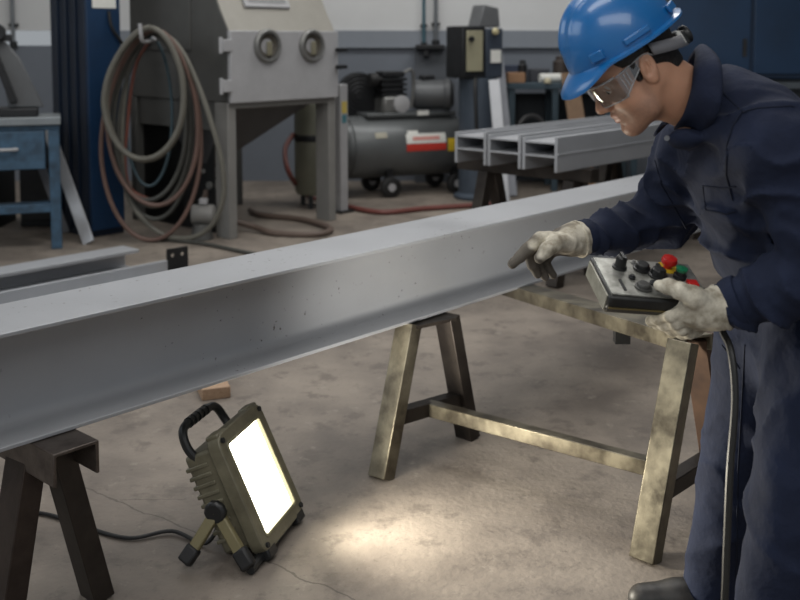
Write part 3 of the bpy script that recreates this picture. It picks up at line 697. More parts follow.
# ------------------------------------------------------------ control cabinet, leaning bars, far shelf
Yc = 9.3
a = at(452, 78, Yc); b_ = at(478, 26, Yc); c_ = at(497, 26, Yc)
t = thing('machine_control_box', 'dark grey box-shaped machine head with beige door on a blue grey column', 'machine', (b_.x+.05, Yc, 0), math.radians(28))
wl = (b_-a).x; zl, zh = a.z, b_.z
B().box((-.10, .15, (zl+zh)/2), (.25, .30, zh-zl)).build('head', darkm, t, bevel=.012)
B().box((-.10, -.008, (zl+zh)/2+.01), (.17, .02, (zh-zl)*.78)).build('door', mat('beige_panel', (150, 146, 122), .6), t, bevel=.004)
B().lathe([(.025, 0), (.025, .03), (.001, .03)], (-.15, -.018, zh-.12), (0, -1, 0)).build('knob', black, t)
B().box((.13, .14, (zl+zh)/2-.01), (.19, .26, zh-zl-.02)).build('side_box', mat('slate_blue', (62, 70, 82), .5, .2), t, bevel=.012)
B().box((.14, .0, (zl+zh)/2-.04), (.11, .01, .12)).build('label', paper, t)
B().prism([(-.02, zh-.01), (.04, zh+.2), (.20, zh+.17), (.22, zh-.01)], (0, .05, 0), (1, 0, 0), (0, 0, 1), (0, 1, 0), .2).build('motor_cover', mat('grey_cover', (104, 106, 108), .5, .2), t, bevel=.01)
B().lathe([(.02, 0), (.035, .02), (.02, .05), (.001, .05)], (.12, .0, zh-.05), (0, -1, 0)).build('beacon', mat('pale_yellow', (188, 178, 140), .5), t)
B().lathe([(.001, 0), (.22, 0), (.23, .03), (.18, .06), (.18, zl), (.001, zl)], (.04, .15, 0)).build('column', mat('slate_column', (72, 82, 94), .5, .2), t)
B().tube([(-.08, .0, zl), (-.16, -.12, zl-.1), (-.14, -.14, .5), (-.05, -.1, .3)], .018, 8, 6).build('cable', black, t)
for i, (x0, y0, x1, y1, Yf, w_, lab) in enumerate(((505, 165, 494, 80, 8.85, .10, 'pale steel bar leaning on the column of the machine'), (513, 160, 497, 42, 9.5, .09, 'longer grey steel bar leaning against the far shelf'))):
    f_ = at(x0, y0, Yf); f_.z = .01; tp_ = at(x1, y1, Yf+.35)
    tag(B().bar(f_, tp_, w_, .03, (0, -1, 0)).build('flat_bar', sk if i == 0 else steel_dull, bevel=.003), lab, 'steel bar')
# far shelf
Ys = 9.85
l = at(508, 83, Ys); r = at(640, 83, Ys)
t = thing('storage_shelf', 'dark teal metal shelf bench along the back wall with clutter on top', 'shelf', ((l.x+r.x)/2, Ys+.25, 0))
hw = (r.x-l.x)/2; teal = mat('teal_paint', (58, 74, 84), .5, .1)
B().box((0, 0, l.z-.03), (2*hw, .55, .06)).build('worktop', teal, t, bevel=.005)
for x in (-hw+.04, -hw+.47, 0.35, hw-.04):
    for y in (-.23, .23): B().box((x, y, (l.z-.06)/2), (.06, .05, l.z-.06)).build('leg', teal, t, bevel=.003)
B().box((0, 0, .45), (2*hw-.05, .45, .03)).build('lower_shelf', mat('shelf_dark', (40, 46, 52), .6), t)
B().box((0, .262, .5), (2*hw-.02, .02, .9)).build('back_panel', mat('shelf_dark', (40, 46, 52), .6), t)
zt_ = l.z
def shelfitem(px, dx, dz, m, name, lab, cat, dy=.2, y=.0, kind='box', z=None):
    c = at(px, 80, Ys+.15); z0 = zt_ if z is None else z
    o = B()
    if kind == 'box': o.box((c.x, Ys+.22+y, z0+dz/2), (dx, dy, dz))
    elif kind == 'roll': o.cyl((c.x-dx/2, Ys+.2+y, z0+dz/2), (c.x+dx/2, Ys+.26+y, z0+dz/2), dz/2)
    elif kind == 'can': o.lathe([(.001, 0), (dx/2, 0), (dx/2, dz*.8), (dx/3, dz*.86), (dx/3, dz), (.001, dz)], (c.x, Ys+.2+y, z0), (0, 0, 1), 18)
    elif kind == 'coil':
        for k in range(4): o.lathe([(dx/2-.02, -.012), (dx/2, 0), (dx/2-.02, .012), (dx/2-.04, 0), (dx/2-.02, -.012)], (c.x, Ys+.2+y, z0+dx/2), (.2+.02*k, -1, 0), 20)
    return tag(o.build(name, m, bevel=.006 if kind != 'coil' else 0), lab, cat)
card = mat('cardboard', (150, 116, 88), .8, 0, .06, 20)
shelfitem(515, .17, .10, card, 'cardboard_box', 'small brown cardboard box at the left end of the far shelf', 'box', y=-.12)
shelfitem(510, .20, .17, mat('navy_case', (44, 54, 74), .5), 'tool_case', 'dark blue tool case behind the cardboard box', 'case', y=.08)
shelfitem(523, .09, .22, darkm, 'grinder', 'upright dark power tool on the shelf right of the blue case', 'tool', kind='can', y=-.0)
shelfitem(541, .20, .13, mat('dark_grey_case', (56, 58, 64), .5), 'tool_case', 'grey black case in the middle of the far shelf top', 'case', y=.12)
shelfitem(551, .24, .09, paper, 'paper_roll', 'white roll lying on the far shelf', 'roll', kind='roll', y=-.1)
shelfitem(545, .07, .05, mat('cream_tin', (196, 188, 160), .6), 'tin', 'little cream tin in front of the white roll', 'tin', kind='can', y=-.22)
shelfitem(563, .16, .26, mat('brown_black', (54, 46, 42), .6), 'oil_can', 'dark brown can at the right of the white roll', 'can', kind='can', y=.1)
for i, (px, dx, m, lab) in enumerate(((519, .22, darkm, 'dark cable coil on the lower shelf, left'), (533, .30, mat('grey_coil', (86, 86, 88), .5), 'grey wire coil standing on the lower shelf, middle'), (566, .24, darkm, 'dark coil on the lower shelf behind the shelf leg'))):
    shelfitem(px, dx, .1, m, 'wire_coil', lab, 'coil', kind='coil', z=.465)
shelfitem(556, .07, .2, mat('pale_bottle', (130, 132, 130), .5), 'spray_can', 'pale spray can on the lower shelf beside the teal leg', 'can', kind='can', z=.465, y=-.12)
c = at(589, 150, 9.3); tag(B().bar((c.x, 9.25, .01), (c.x-.12, 9.75, 1.18), .16, .03, (0, -1, 0)).build('wooden_board', mat('brown_board', (112, 88, 66), .7, stretch=(6, 6, 1)), bevel=.003), 'brown wooden board leaning on the far shelf below the hard hat', 'board')

# ------------------------------------------------------------ big blue cupboard behind the worker
Yb = 8.0
l = at(668, 40, Yb); z0 = at(700, 79, Yb).z
t = thing('storage_cupboard', 'large dark blue steel cupboard with tall doors behind the worker', 'cupboard', (l.x, Yb, 0))
B().box((1.3, .3, (z0+2.9)/2), (2.6, .6, 2.9-z0)).build('body', mat('deep_navy', (9, 30, 52), .5, 0, .25, 2), t, bevel=.01)
dn = mat('navy_door', (11, 38, 64), .48, 0, .22, 2)
for i in range(4): 
    d = B().box((.03+.66*i+.305, -.012, (z0+2.9)/2), (.63, .024, 2.9-z0-.08)).build('door', dn, t, bevel=.006)
    B().box((.03+.66*i+.57, -.035, z0+.25), (.025, .03, .14)).build('handle', darkm, d)
B().box((1.3, .28, z0/2), (2.5, .5, z0)).build('plinth', mat('plinth_dark', (38, 44, 50), .6), t, bevel=.01)
B().box((1.3, -.03, z0-.05), (2.62, .06, .05)).build('edge_rail', mat('rail_grey', (78, 84, 90), .5, .3), t)

# ------------------------------------------------------------ work lamp on the floor
wv = V((.27, .963, 0)).normalized(); s_t, c_t = .42, .9075
ln = V((wv.y*c_t, -wv.x*c_t, s_t)); lv = V((-wv.y*s_t, wv.x*s_t, c_t))
LC = at(228, 447, 2.825)+wv*.105-lv*.135+V((-.012, 0, -.004)); wv = wv*1.1; lv = lv*1.1; ln = ln*1.1
t = thing('work_lamp', 'rugged olive and black LED work lamp switched on, standing on the floor', 'lamp', (LC.x, LC.y, 0))
olive = mat('olive_plastic', (122, 117, 98), .42, .1, .12, 14, rgb2=(92, 88, 72), bump=.15, bs=80)
def lb(c, d): # box in the lamp's own axes (w, v, n)
    M = Matrix((wv, lv, ln)).transposed(); return (LC+wv*c[0]+lv*c[1]+ln*c[2], d, M)
def rrect(w_, h_, r, n=5):
    p = []
    for cx, cy, a in ((w_/2-r, h_/2-r, 0), (-w_/2+r, h_/2-r, 90), (-w_/2+r, -h_/2+r, 180), (w_/2-r, -h_/2+r, 270)):
        p += [(cx+r*math.cos(math.radians(a+90*i/n)), cy+r*math.sin(math.radians(a+90*i/n))) for i in range(n+1)]
    return p
def ringprism(outer, inner, o, ax, ay, az_, dpt):
    g = B(); n = len(outer); P = lambda q, d: o+ax*q[0]+ay*q[1]+az_*d
    vs = [P(q, 0) for q in outer]+[P(q, 0) for q in inner]+[P(q, dpt) for q in outer]+[P(q, dpt) for q in inner]
    fs = []
    for i in range(n):
        j = (i+1) % n; fs += [(i, j, n+j, n+i), (2*n+i, 3*n+i, 3*n+j, 2*n+j), (i, 2*n+i, 2*n+j, j), (n+i, n+j, 3*n+j, 3*n+i)]
    return g.add(vs, fs)
fr_ = ringprism(rrect(.275, .335, .035), rrect(.205, .262, .012), LC-ln*.022, wv, lv, ln, .040).build('front_frame', olive, t, world=True, bevel=.005)
ringprism(rrect(.215, .272, .014), rrect(.198, .255, .008), LC+ln*.010, wv, lv, ln, .010).build('inner_bezel', mat('bezel_olive', (120, 116, 92), .4), fr_, world=True, bevel=.002)
for x in (-.118, .118):
    for y in (-.148, .148): B().cyl(LC+wv*x+lv*y+ln*.018, LC+wv*x+lv*y+ln*.024, .008, n=12).build('screw', darkm, fr_, world=True)
for x in (-.10, .10):
    B().box(*lb((x, .163, -.004), (.05, .016, .040))).build('corner_guard', olive, fr_, world=True, bevel=.006)
    B().box(*lb((x, -.170, -.004), (.05, .03, .045))).build('corner_guard', blackpl, fr_, world=True, bevel=.006)
lens = mat('lamp_lens', (255, 247, 218), .4, 0, .0, 5, emit=9)
lens.node_tree.nodes['Principled BSDF'].inputs['Emission Color'].default_value = (1, .93, .74, 1)
B().box(*lb((0, 0, .002), (.204, .261, .006))).build('led_panel', lens, t, world=True)
body = B().box(*lb((0, 0, -.062), (.240, .280, .098))).build('housing', olive, t, world=True, bevel=.012)
for i in range(9):
    y = -.10+i*.0255; B().box(*lb((0, y, -.082), (.247, .011, .070))).build('cooling_fin', olive, body, world=True, bevel=.003)
B().box(*lb((0, .01, -.113), (.13, .15, .025))).build('battery_cover', blackpl, body, world=True, bevel=.008)
hp = [LC+wv*x+lv*y+ln*z for x, y, z in ((-.105, .11, -.075), (-.112, .155, -.090), (-.100, .198, -.094), (-.06, .212, -.096), (.06, .212, -.096), (.100, .198, -.094), (.112, .155, -.090), (.105, .11, -.075))]
B().tube(hp, .0135, 10, 5).build('handle', blackpl, t, world=True)
for i in range(5):
    q = mix(hp[3], hp[4], .1+.2*i); B().cyl(q-wv*.006, q+wv*.006, .0165, n=14).build('grip_ring', blackpl, t, world=True)
for sg in (-1, 1):
    K = LC+wv*(.150*sg)-ln*.055-lv*.01
    k = B().lathe([(.001, 0), (.026, 0), (.034, .006), (.034, .020), (.028, .027), (.001, .027)], K-wv*(.0*sg), wv*sg, 10).build('tilt_knob', blackpl, t, world=True, bevel=.003)
    fa = az(250, 570, .016)+(wv*.285 if sg > 0 else V()); fb_ = az(184, 565, .018)+(wv*.285 if sg > 0 else V())
    Kq = K+wv*(.006*sg)
    for ft in (fa, fb_):
        g = B().bar(Kq, mix(Kq, ft, .72), .022, .034, wv.cross(UPZ)).build('stand_leg', mat('olive_light', (120, 112, 82), .45, .1, .1, 14), t, world=True, bevel=.005)
        B().bar(mix(Kq, ft, .66), ft+UPZ*.006, .032, .044, wv.cross(UPZ)).build('rubber_foot', black, g, world=True, bevel=.008)
fa = az(250, 570, .016)
B().tube([fa, fa+wv*.14, fa+wv*.285], .014, 10, 2).build('stand_bar', blackpl, t, world=True)
cp = [LC-ln*.12-lv*.06-wv*.05, LC-ln*.17-lv*.10-wv*.09, az(172, 531, .012), az(130, 538, .008), az(88, 528, .008), az(40, 513, .008), az(-40, 510, .008), az(-150, 530, .008)]
tag(B().tube(cp, .0062, 8, 8).build('power_cable', black), 'black power cable running from the work lamp over the floor under the left trestle', 'cable')
# the lamp's own beam
sp = bpy.data.lights.new('lamp_beam', 'SPOT'); so = bpy.data.objects.new('lamp_beam', sp); COL.objects.link(so)
so.location = LC+ln*.03; dr = V((.93, .02, .20)).normalized(); so.rotation_euler = dr.to_track_quat('-Z', 'Y').to_euler()
sp.energy = 105; sp.spot_size = math.radians(128); sp.spot_blend = 1; sp.shadow_soft_size = .05; sp.color = (1, .93, .78)

# ------------------------------------------------------------ pendant control box
PC = at(651, 279.5, 2.06)
e1_ = V((.20, .03, -.022)).normalized(); e2v = V((.035, -.13, -.050)); e2v = (e2v-e1_*e2v.dot(e1_)).normalized(); eu = e1_.cross(e2v)
if eu.z < 0: eu = -eu
t = thing('pendant_controller', 'pendant control box with black knobs and red stop button in a gloved hand', 'controller', PC)
PM = Matrix((e1_, e2v, eu)).transposed()
def pb(c, d): return (PC+e1_*c[0]+e2v*c[1]+eu*c[2], d, PM)
bl, bw = .226, .150
g = B(); 
sec = [(-bw/2, -.048), (bw/2-.012, -.048), (bw/2+.004, -.024), (bw/2, 0), (-bw/2, 0)]
g.prism(sec, PC-e1_*bl/2, e2v, eu, e1_, bl).build('case', mat('scuffed_black', (40, 40, 38), .38, .2, .1, 20, rgb2=(26, 26, 26), bump=.2), t, world=True, bevel=.006)
B().box(*pb((-bl/2-.001, 0, -.023), (.004, bw-.02, .036))).build('end_plate', mat('scuffed_alloy', (168, 166, 154), .4, .4, .1, 25, rgb2=(116, 114, 102)), t, world=True, bevel=.001)
B().box(*pb((0, .0, .001), (bl-.01, bw-.012, .004))).build('face_plate', mat('scratched_plate', (172, 172, 166), .4, .55, .1, 18, rgb2=(112, 112, 106), bump=.2, thr=(.38, .6)), t, world=True, bevel=.001)
B().box(*pb((0, bw/2+.003, -.026), (bl-.004, .003, .003))).build('case_seam', mat('seam_brass', (112, 100, 66), .5, .4), t, world=True)
def knob(x, y, r, h, nm='knob', m=blackpl, base=None):
    o = PC+e1_*x+e2v*y+eu*.003
    B().lathe([(r*1.25, 0), (r*1.25, .004), (r*1.02, .005), (r, h*.3), (r*.9, h), (r*.75, h+.002), (.0005, h+.002)], o, eu, 20).build(nm, base or m, t, world=True)
knob(-.060, -.033, .0125, .026); B().box(*pb((-.060, -.033, .032), (.006, .024, .006))).build('knob_pointer', blackpl, t, world=True)
knob(-.010, -.034, .0155, .013); knob(.018, -.012, .0165, .016); knob(-.032, .040, .0145, .010, m=mat('dark_switch', (58, 58, 56), .5))
B().box(*pb((.018, -.012, .022), (.008, .030, .006))).build('knob_pointer', blackpl, t, world=True)
knob(-.045, .005, .006, .006, 'push_button', darkm); knob(-.002, .022, .008, .005, 'push_button', darkm); knob(-.022, -.055, .004, .006, 'push_button', cab_grey)
red = mat('stop_red', (190, 34, 30), .35); grn = mat('start_green', (22, 110, 74), .35)
B().lathe([(.022, 0), (.022, .002), (.001, .002)], PC+e1_*.052-e2v*.046+eu*.003, eu).build('stop_backplate', mat('signal_yellow', (212, 176, 40), .5), t, world=True)
B().lathe([(.009, 0), (.009, .012), (.016, .013), (.0175, .019), (.015, .026), (.001, .028)], PC+e1_*.052-e2v*.046+eu*.003, eu).build('stop_button', red, t, world=True)
B().lathe([(.014, 0), (.014, .008), (.011, .009), (.011, .018), (.0005, .019)], PC+e1_*.066-e2v*.010+eu*.003, eu).build('start_button', [darkm], t, world=True)
B().lathe([(.0115, 0), (.0125, .006), (.0005, .008)], PC+e1_*.066-e2v*.010+eu*.021, eu).build('start_cap', grn, t, world=True)
B().box(*pb((.084, .018, .008), (.022, .022, .010))).build('red_rocker', red, t, world=True, bevel=.002)
B().box(*pb((.078, -.034, .006), (.02, .012, .008))).build('toggle_switch', blackpl, t, world=True, bevel=.001)
B().box(*pb((.02, .045, .004), (.05, .006, .003))).box(*pb((-.075, .035, .004), (.006, .04, .002))).build('face_slot', darkm, t, world=True)
gl = PC+e1_*(bl/2)-eu*.024
B().cyl(gl-e1_*.004, gl+e1_*.022, .012).build('cable_gland', blackpl, t, world=True)
cpt = [gl+e1_*.01, gl+e1_*.035-eu*.006+V((0, .02, 0)), at(722, 330, 2.045), at(731, 352, 2.00), at(735, 400, 1.97), at(730, 470, 1.95), at(727, 540, 1.94), at(724, 610, 1.93), at(716, 700, 1.94), V((.58, 1.95, .02)), V((.30, 1.75, .012)), V((-.2, 1.5, .012))]
tag(B().tube(cpt, .0078, 10, 8).build('control_cable', mat('dark_grey_cable', (34, 34, 33), .45)), 'thick dark cable hanging from the control box in front of the blue trousers', 'cable')

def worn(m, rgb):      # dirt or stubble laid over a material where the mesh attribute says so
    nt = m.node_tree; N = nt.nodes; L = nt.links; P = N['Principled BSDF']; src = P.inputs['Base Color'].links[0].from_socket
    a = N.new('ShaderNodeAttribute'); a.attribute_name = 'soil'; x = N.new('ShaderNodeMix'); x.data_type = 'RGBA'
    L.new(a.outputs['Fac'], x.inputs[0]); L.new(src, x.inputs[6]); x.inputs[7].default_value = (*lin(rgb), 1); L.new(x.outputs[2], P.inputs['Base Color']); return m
# ------------------------------------------------------------ the worker
skin = mat('warm_skin', (184, 138, 112), .5, 0, .06, 25, bump=.12, bs=260, bd=.0008)
skin.node_tree.nodes['Principled BSDF'].inputs['Subsurface Weight'].default_value = .12
skin.node_tree.nodes['Principled BSDF'].inputs['Subsurface Radius'].default_value = (.012, .005, .003)
stub = mat('stubbled_skin', (158, 118, 96), .6, 0, .1, 240, bump=.1, bs=300, bd=.0008)
lip = mat('lip_skin', (168, 116, 98), .45, 0, .06, 60)
haircol = mat('black_hair', (24, 20, 18), .55, 0, .35, 120, bump=.8, bs=190, bd=.004, stretch=(1, 1, 1))
cloth = mat('navy_cotton', (32, 40, 62), .85, 0, .12, 7, bump=.7, bs=14, bd=.014, spec=.25, rgb2=(24, 30, 48))
clothseam = mat('navy_stitching', (26, 31, 46), .85, 0, .06, 30, spec=.2)
glovem = mat('soiled_cream_leather', (206, 200, 184), .75, 0, .1, 26, rgb2=(140, 132, 116), bump=.5, bs=45, bd=.004, thr=(.36, .60), spec=.3)
glovedark = mat('blackened_leather', (104, 98, 88), .75, 0, .1, 30, rgb2=(62, 57, 52), bump=.5, bs=45, bd=.004, spec=.3)

th = math.radians(36); ps = math.radians(6)
hf = V((-math.cos(th)*math.cos(ps), -math.cos(th)*math.sin(ps), -math.sin(th)))
hl = V((hf.y, -hf.x, 0)).normalized()
if hl.y > 0: hl = -hl
hu = hf.cross(hl)
if hu.z < 0: hu = -hu
HS = .905
Ear = at(646.5, 71, 1.982); HC = Ear - hl*.076*HS
def h(f, l, u): return HC+(hf*f+hl*l+hu*u)*HS
HM = np.array(Matrix((hf, hl, hu)).transposed())
pel, wai, chest = at(805, 335, 2.28), at(803, 268, 2.24), at(768, 178, 2.13)
nb = at(712, 112, 2.085)
sn_, sf_ = at(778, 150, 1.95), at(694, 152, 2.28)
elN, wrN = at(842, 264, 1.92), at(727, 306, 2.01)
elF, wrF = at(664, 216, 2.44), at(574, 240, 2.33)
hipN, knN, anN = at(828, 350, 2.14), at(790, 515, 2.06), V((.80, 2.09, .10))
hipF, knF, anF = at(770, 345, 2.36), at(733, 462, 2.42), at(712, 592, 2.50)
PR = thing('person', 'person in navy coverall and cream gloves leaning forward and pointing at the steel beam', 'person', ((anN.x+anF.x)/2, (anN.y+anF.y)/2, 0))

def axis(lo, hi, flo, fhi, fine, coarse):
    a = []; x = lo
    while x < hi:
        a.append(x); x += fine if flo <= x <= fhi else coarse
    return np.array(a)
vb = Vol(axis(.2, 1.25, HC.x-.16, HC.x+.22, .0028, .012), axis(1.75, 2.75, HC.y-.11, HC.y+.11, .0028, .012), axis(-.02, 1.62, HC.z-.17, HC.z+.15, .0028, .012))
def he(c, r, k=.012, sub=False, rot=None):
    M = HM if rot is None else HM@np.array(rot)
    vb.ell(h(*c), [v*HS for v in r], M, k, sub)
def hc(a, b, r1, r2, k=.008, sub=False, **kw): vb.cone(h(*a), h(*b), r1*HS, r2*HS, k, sub=sub, **kw)
he((-.012, 0, .052), (.100, .077, .092))
he((.040, 0, .005), (.058, .060, .085), .03)
he((.062, 0, .045), (.034, .058, .045), .02)              # forehead
for sg in (-1, 1):
    hc((.0, .056*sg, -.035), (.030, .048*sg, -.078), .020, .018, .025)
    hc((.030, .048*sg, -.078), (.080, .012*sg, -.103), .018, .015, .022)
    he((.064, .042*sg, -.020), (.024, .022, .020), .02)   # cheek bone
    he((.050, .036*sg, -.055), (.030, .024, .030), .025)
    hc((.050, .055*sg, .030), (.088, .020*sg, .030), .011, .010, .014)   # brow ridge
he((.076, 0, -.100), (.021, .022, .017), .014)            # chin
he((.080, 0, -.058), (.022, .030, .024), .014)            # muzzle
hc((.050, 0, -.085), (-.01, 0, -.075), .030, .035, .03)   # under the chin
for sg in (-1, 1): he((.093, .032*sg, .008), (.015, .018, .013), .012, True)
for sg in (-1, 1): he((.074, .031*sg, .008), (.0135, .0135, .0125), .003)
hc((.089, 0, .018), (.113, 0, -.024), .008, .0115, .010)
he((.114, 0, -.028), (.0115, .0125, .0105), .006)
for sg in (-1, 1):
    he((.103, .0125*sg, -.032), (.011, .0075, .0085), .005)
    he((.107, .0075*sg, -.041), (.005, .0035, .004), .002, True)
hc((.096, -.018, -.0585), (.100, 0, -.0555), .0040, .0052, .005); hc((.100, 0, -.0555), (.094, .018, -.0585), .0052, .0040, .004)
hc((.094, -.016, -.0695), (.097, 0, -.0710), .0040, .0058, .005); hc((.097, 0, -.0710), (.092, .016, -.0695), .0058, .0040, .004)
hc((.100, -.021, -.0635), (.1055, 0, -.0640), .0012, .0016, .002, True); hc((.1055, 0, -.0640), (.100, .021, -.0635), .0016, .0012, .002, True)
he((.100, 0, -.084), (.007, .016, .006), .006, True)
Rr = Matrix.Rotation(math.radians(-14), 3, 'Y')
for sg in (-1, 1):
    he((-.006, .080*sg, .004), (.0195, .0085, .035), .006, rot=Rr)
    he((-.010, .088*sg, .010), (.0120, .0065, .021), .003, True, rot=Rr)
    he((.002, .087*sg, -.004), (.0060, .0060, .0075), .003, True)
    hc((.006, .080*sg, .002), (.008, .079*sg, -.006), .0042, .0042, .003)
    he((-.004, .081*sg, -.024), (.0085, .0050, .0085), .004)
    hc((-.012, .0845*sg, .018), (-.008, .0835*sg, -.008), .0030, .0026, .003)
neckt = h(-.030, 0, -.035)
vb.cone(neckt, nb, .057, .058, .03)
vb.cone(h(.012, 0, -.07), nb+V((-.012, 0, -.02)), .028, .026, .03)
# body under the clothes
F0 = (sn_-sf_).normalized()
vb.cone(nb, chest, .05, .09, .04); vb.chain([chest, wai, pel], [.115, .105, .115], .04, flat=F0, fs=1.25)
for a, b, c, s_0 in ((sn_, elN, wrN, 1), (sf_, elF, wrF, -1)):
    vb.cone(nb, a, .06, .05, .03); vb.chain([a, b, c], [.048, .036, .026], .02)
for a, b, c in ((hipN, knN, anN), (hipF, knF, anF)):
    vb.cone(pel, a, .09, .085, .03); vb.chain([a, b, c], [.08, .055, .035], .02); vb.cone(c, c+V((-.12, 0, -.06)), .03, .025, .02)
vb.cone(wrN, at(700, 310, 2.02), .024, .028, .01); vb.cone(wrF, at(556, 243, 2.32), .024, .024, .01)
def facemat(c):
    q = (c-np.array(HC))@HM/HS; f, l, u = q[:, 0], q[:, 1], q[:, 2]
    return 2*((f > .088) & (np.abs(l) < .0205) & (u < -.0515-.12*np.abs(l)) & (u > -.0765+.25*np.abs(l))).astype(int)
def stubble(v):
    q = (v-np.array(HC))@HM/HS; f, l, u = q[:, 0], q[:, 1], q[:, 2]; st = lambda e, w: np.clip(e/w+.5, 0, 1)
    jaw = st(-.050-u+.25*np.maximum(0, .03-f), .022)*st(f-.012, .02)*st(u+.135, .02)
    side = st(.010-np.abs(f-.020), .014)*st(.0-u, .02)*st(u+.09, .04)
    mou = st(f-.075, .02)*st(-.043-u, .006)*st(u+.056, .006)
    return np.maximum(np.maximum(jaw, side*.8), mou)*.5*(.75+.5*(vnoise(v[:, 0]*300, v[:, 1]*300, v[:, 2]*300)+.5))
worn(skin, (112, 88, 76))
body = vb.build('body', [skin, stub, lip], PR, matfn=facemat, sm=1, attr=stubble)
HR = Matrix((hf, hl, hu)).transposed()
for sg in (-1, 1):
    e = h(.0755, .031*sg, .008); B().ell(e, (.0125,)*3, HR).build('eye', mat('eye_white', (214, 206, 198), .25), PR, world=True)
    B().ell(e+hf*.0105-hu*.004, (.003, .0058, .0058), HR, 16, 10).build('iris', mat('dark_iris', (40, 26, 18), .2), PR, world=True)
    g = B()
    g.tube([h(.089, .016*sg, .0285), h(.0885, .030*sg, .0345), h(.078, .046*sg, .034), h(.070, .052*sg, .030)], [.0032, .0045, .0035, .002], 8, 5); g.build('eyebrow', haircol, PR, world=True)
    B().tube([h(.0875, .018*sg, .006), h(.0895, .031*sg, .0125), h(.082, .043*sg, .005)], .0022, 8, 5).build('eyelid', skin, PR, world=True)
# hair: a cap of short hair over the skull, cut at the hairline
vh = Vol(np.arange(HC.x-.14, HC.x+.16, .0028), np.arange(HC.y-.11, HC.y+.11, .0028), np.arange(HC.z-.11, HC.z+.17, .0028))
vh.ell(h(-.012, 0, .052), [v*HS for v in (.106, .0825, .097)], HM, .01)
vh.cone(h(-.055, 0, -.005), h(-.060, 0, -.040), .050*HS, .046*HS, .02, flat=hl, fs=1.15)
for sg in (-1, 1): vh.cone(h(.020, .0665*sg, .035), h(.019, .0665*sg, -.010), .009, .006, .01)
def cutf(X, Y, Z):
    q = (np.stack([X-HC.x, Y-HC.y, Z-HC.z], -1)@HM)/HS; f, l, u = q[..., 0], q[..., 1], q[..., 2]
    n = vnoise(q[..., 0]*260, q[..., 1]*260, q[..., 2]*70)*.0032
    back = np.maximum(f+.020+.25*(u-.0), -.046-u-.15*(f+.05))
    top = np.maximum(.034-u, f-.060)
    side = np.maximum(np.maximum(f-.028, .010-f), -.012-u)
    return np.minimum(np.minimum(back, top), side)*HS+n
w_ = vh.win(vh_lo := (HC.x-1, HC.y-1, HC.z-1), (HC.x+1, HC.y+1, HC.z+1)); X_, Y_, Z_ = vh.pts(w_)
vh.F = np.maximum(vh.F, cutf(X_, Y_, Z_).astype(np.float32))
def inner(X, Y, Z):
    q = (np.stack([X-HC.x, Y-HC.y, Z-HC.z], -1)@HM)/HS
    k = q-np.array([-.012, 0, .052]); r = np.array([.092, .070, .086]); k0 = np.sqrt(((k/r)**2).sum(-1)); return -(k0-1)*.07
vh.F = np.maximum(vh.F, inner(X_, Y_, Z_).astype(np.float32))
vh.build('hair', haircol, PR, sm=1)

# coverall
VX = .0062
vc = Vol(np.arange(.40, 1.36, VX), np.arange(1.66, 2.82, VX), np.arange(.03, 1.58, VX))
vc.cone(chest, chest+V((.02, 0, -.02)), .135, .14, .03, flat=F0, fs=1.3)
vc.chain([chest, mix(chest, wai, .6)+V((-.01, 0, 0)), wai+V((-.005, 0, .02))], [.150, .160, .150], .05, flat=F0, fs=1.22)
vc.chain([wai, pel], [.128, .150], .008, flat=F0, fs=1.22)
vc.cone(nb+V((.02, 0, -.03)), chest, .085, .13, .05)
vc.ell(at(722, 122, 2.01), (.055, .045, .05), None, .03); vc.ell(at(724, 112, 2.10), (.085, .10, .095), None, .04); vc.ell(at(752, 136, 2.10), (.12, .16, .130), None, .04); vc.ell(at(800, 168, 2.13), (.15, .17, .140), None, .04)
vc.cone(sn_+V((0, .03, 0)), sf_, .085, .085, .05)
vc.chain([sn_, elN], [.096, .098], .03); vc.chain([elN, mix(elN, wrN, .5), wrN+(wrN-elN).normalized()*-.01], [.095, .072, .052], .02)
vc.chain([sf_, elF], [.092, .078], .03); vc.chain([elF, mix(elF, wrF, .55), wrF+(elF-wrF).normalized()*.02], [.078, .052, .036], .02)
vc.chain([hipF, knF, anF+V((0, 0, .02))], [.125, .092, .072], .015); vc.chain([hipN, knN, anN], [.135, .100, .078], .012)
vc.cone(pel, hipN, .14, .13, .04); vc.cone(pel, hipF, .14, .12, .04)
# opening for the neck
vc.cone(h(-.02, 0, 0), mix(neckt, nb, .58), .056, .056, .004, sub=True)
vc.ell(at(687, 137, 2.02), (.035, .035, .024), None, .01)
# cloth folds
X_, Y_, Z_ = vc.pts(vc.win((-9,)*3, (9,)*3))
near = np.abs(vc.F) < .04
xs_, ys_, zs_ = X_[near], Y_[near], Z_[near]
def seg(a, b, x, y, z, R):
    a, b = np.array(a), np.array(b); ab = b-a; p = np.stack([x, y, z], -1)-a; t = np.clip(p@ab/(ab@ab), 0, 1)
    d = np.sqrt(((p-t[:, None]*ab)**2).sum(-1)); return t, np.exp(-(d/R)**4), p, ab/np.linalg.norm(ab)
disp = vnoise(xs_*9, ys_*9, zs_*5)*.016+vnoise(xs_*20+3, ys_*20, zs_*11)*.010
def folds(a, b, R, freq, amp, skew, t0=0, t1=1):
    global disp
    t, wgt, p, ax = seg(a, b, xs_, ys_, zs_, R)
    s1 = np.array(V(ax).orthogonal().normalized()); along = p@ax; across = p@s1
    ph = along*freq+across*freq*skew+vnoise(xs_*7, ys_*7, zs_*7+5)*5
    win = np.clip((t-t0)/.15, 0, 1)*np.clip((t1-t)/.15, 0, 1) if (t0, t1) != (0, 1) else 1
    r_ = 1-np.abs(np.sin(ph)); disp = disp - (r_**2*amp*(.45+1.1*vnoise(xs_*11, ys_*11+9, zs_*11)+.3)-amp*.3)*wgt*win
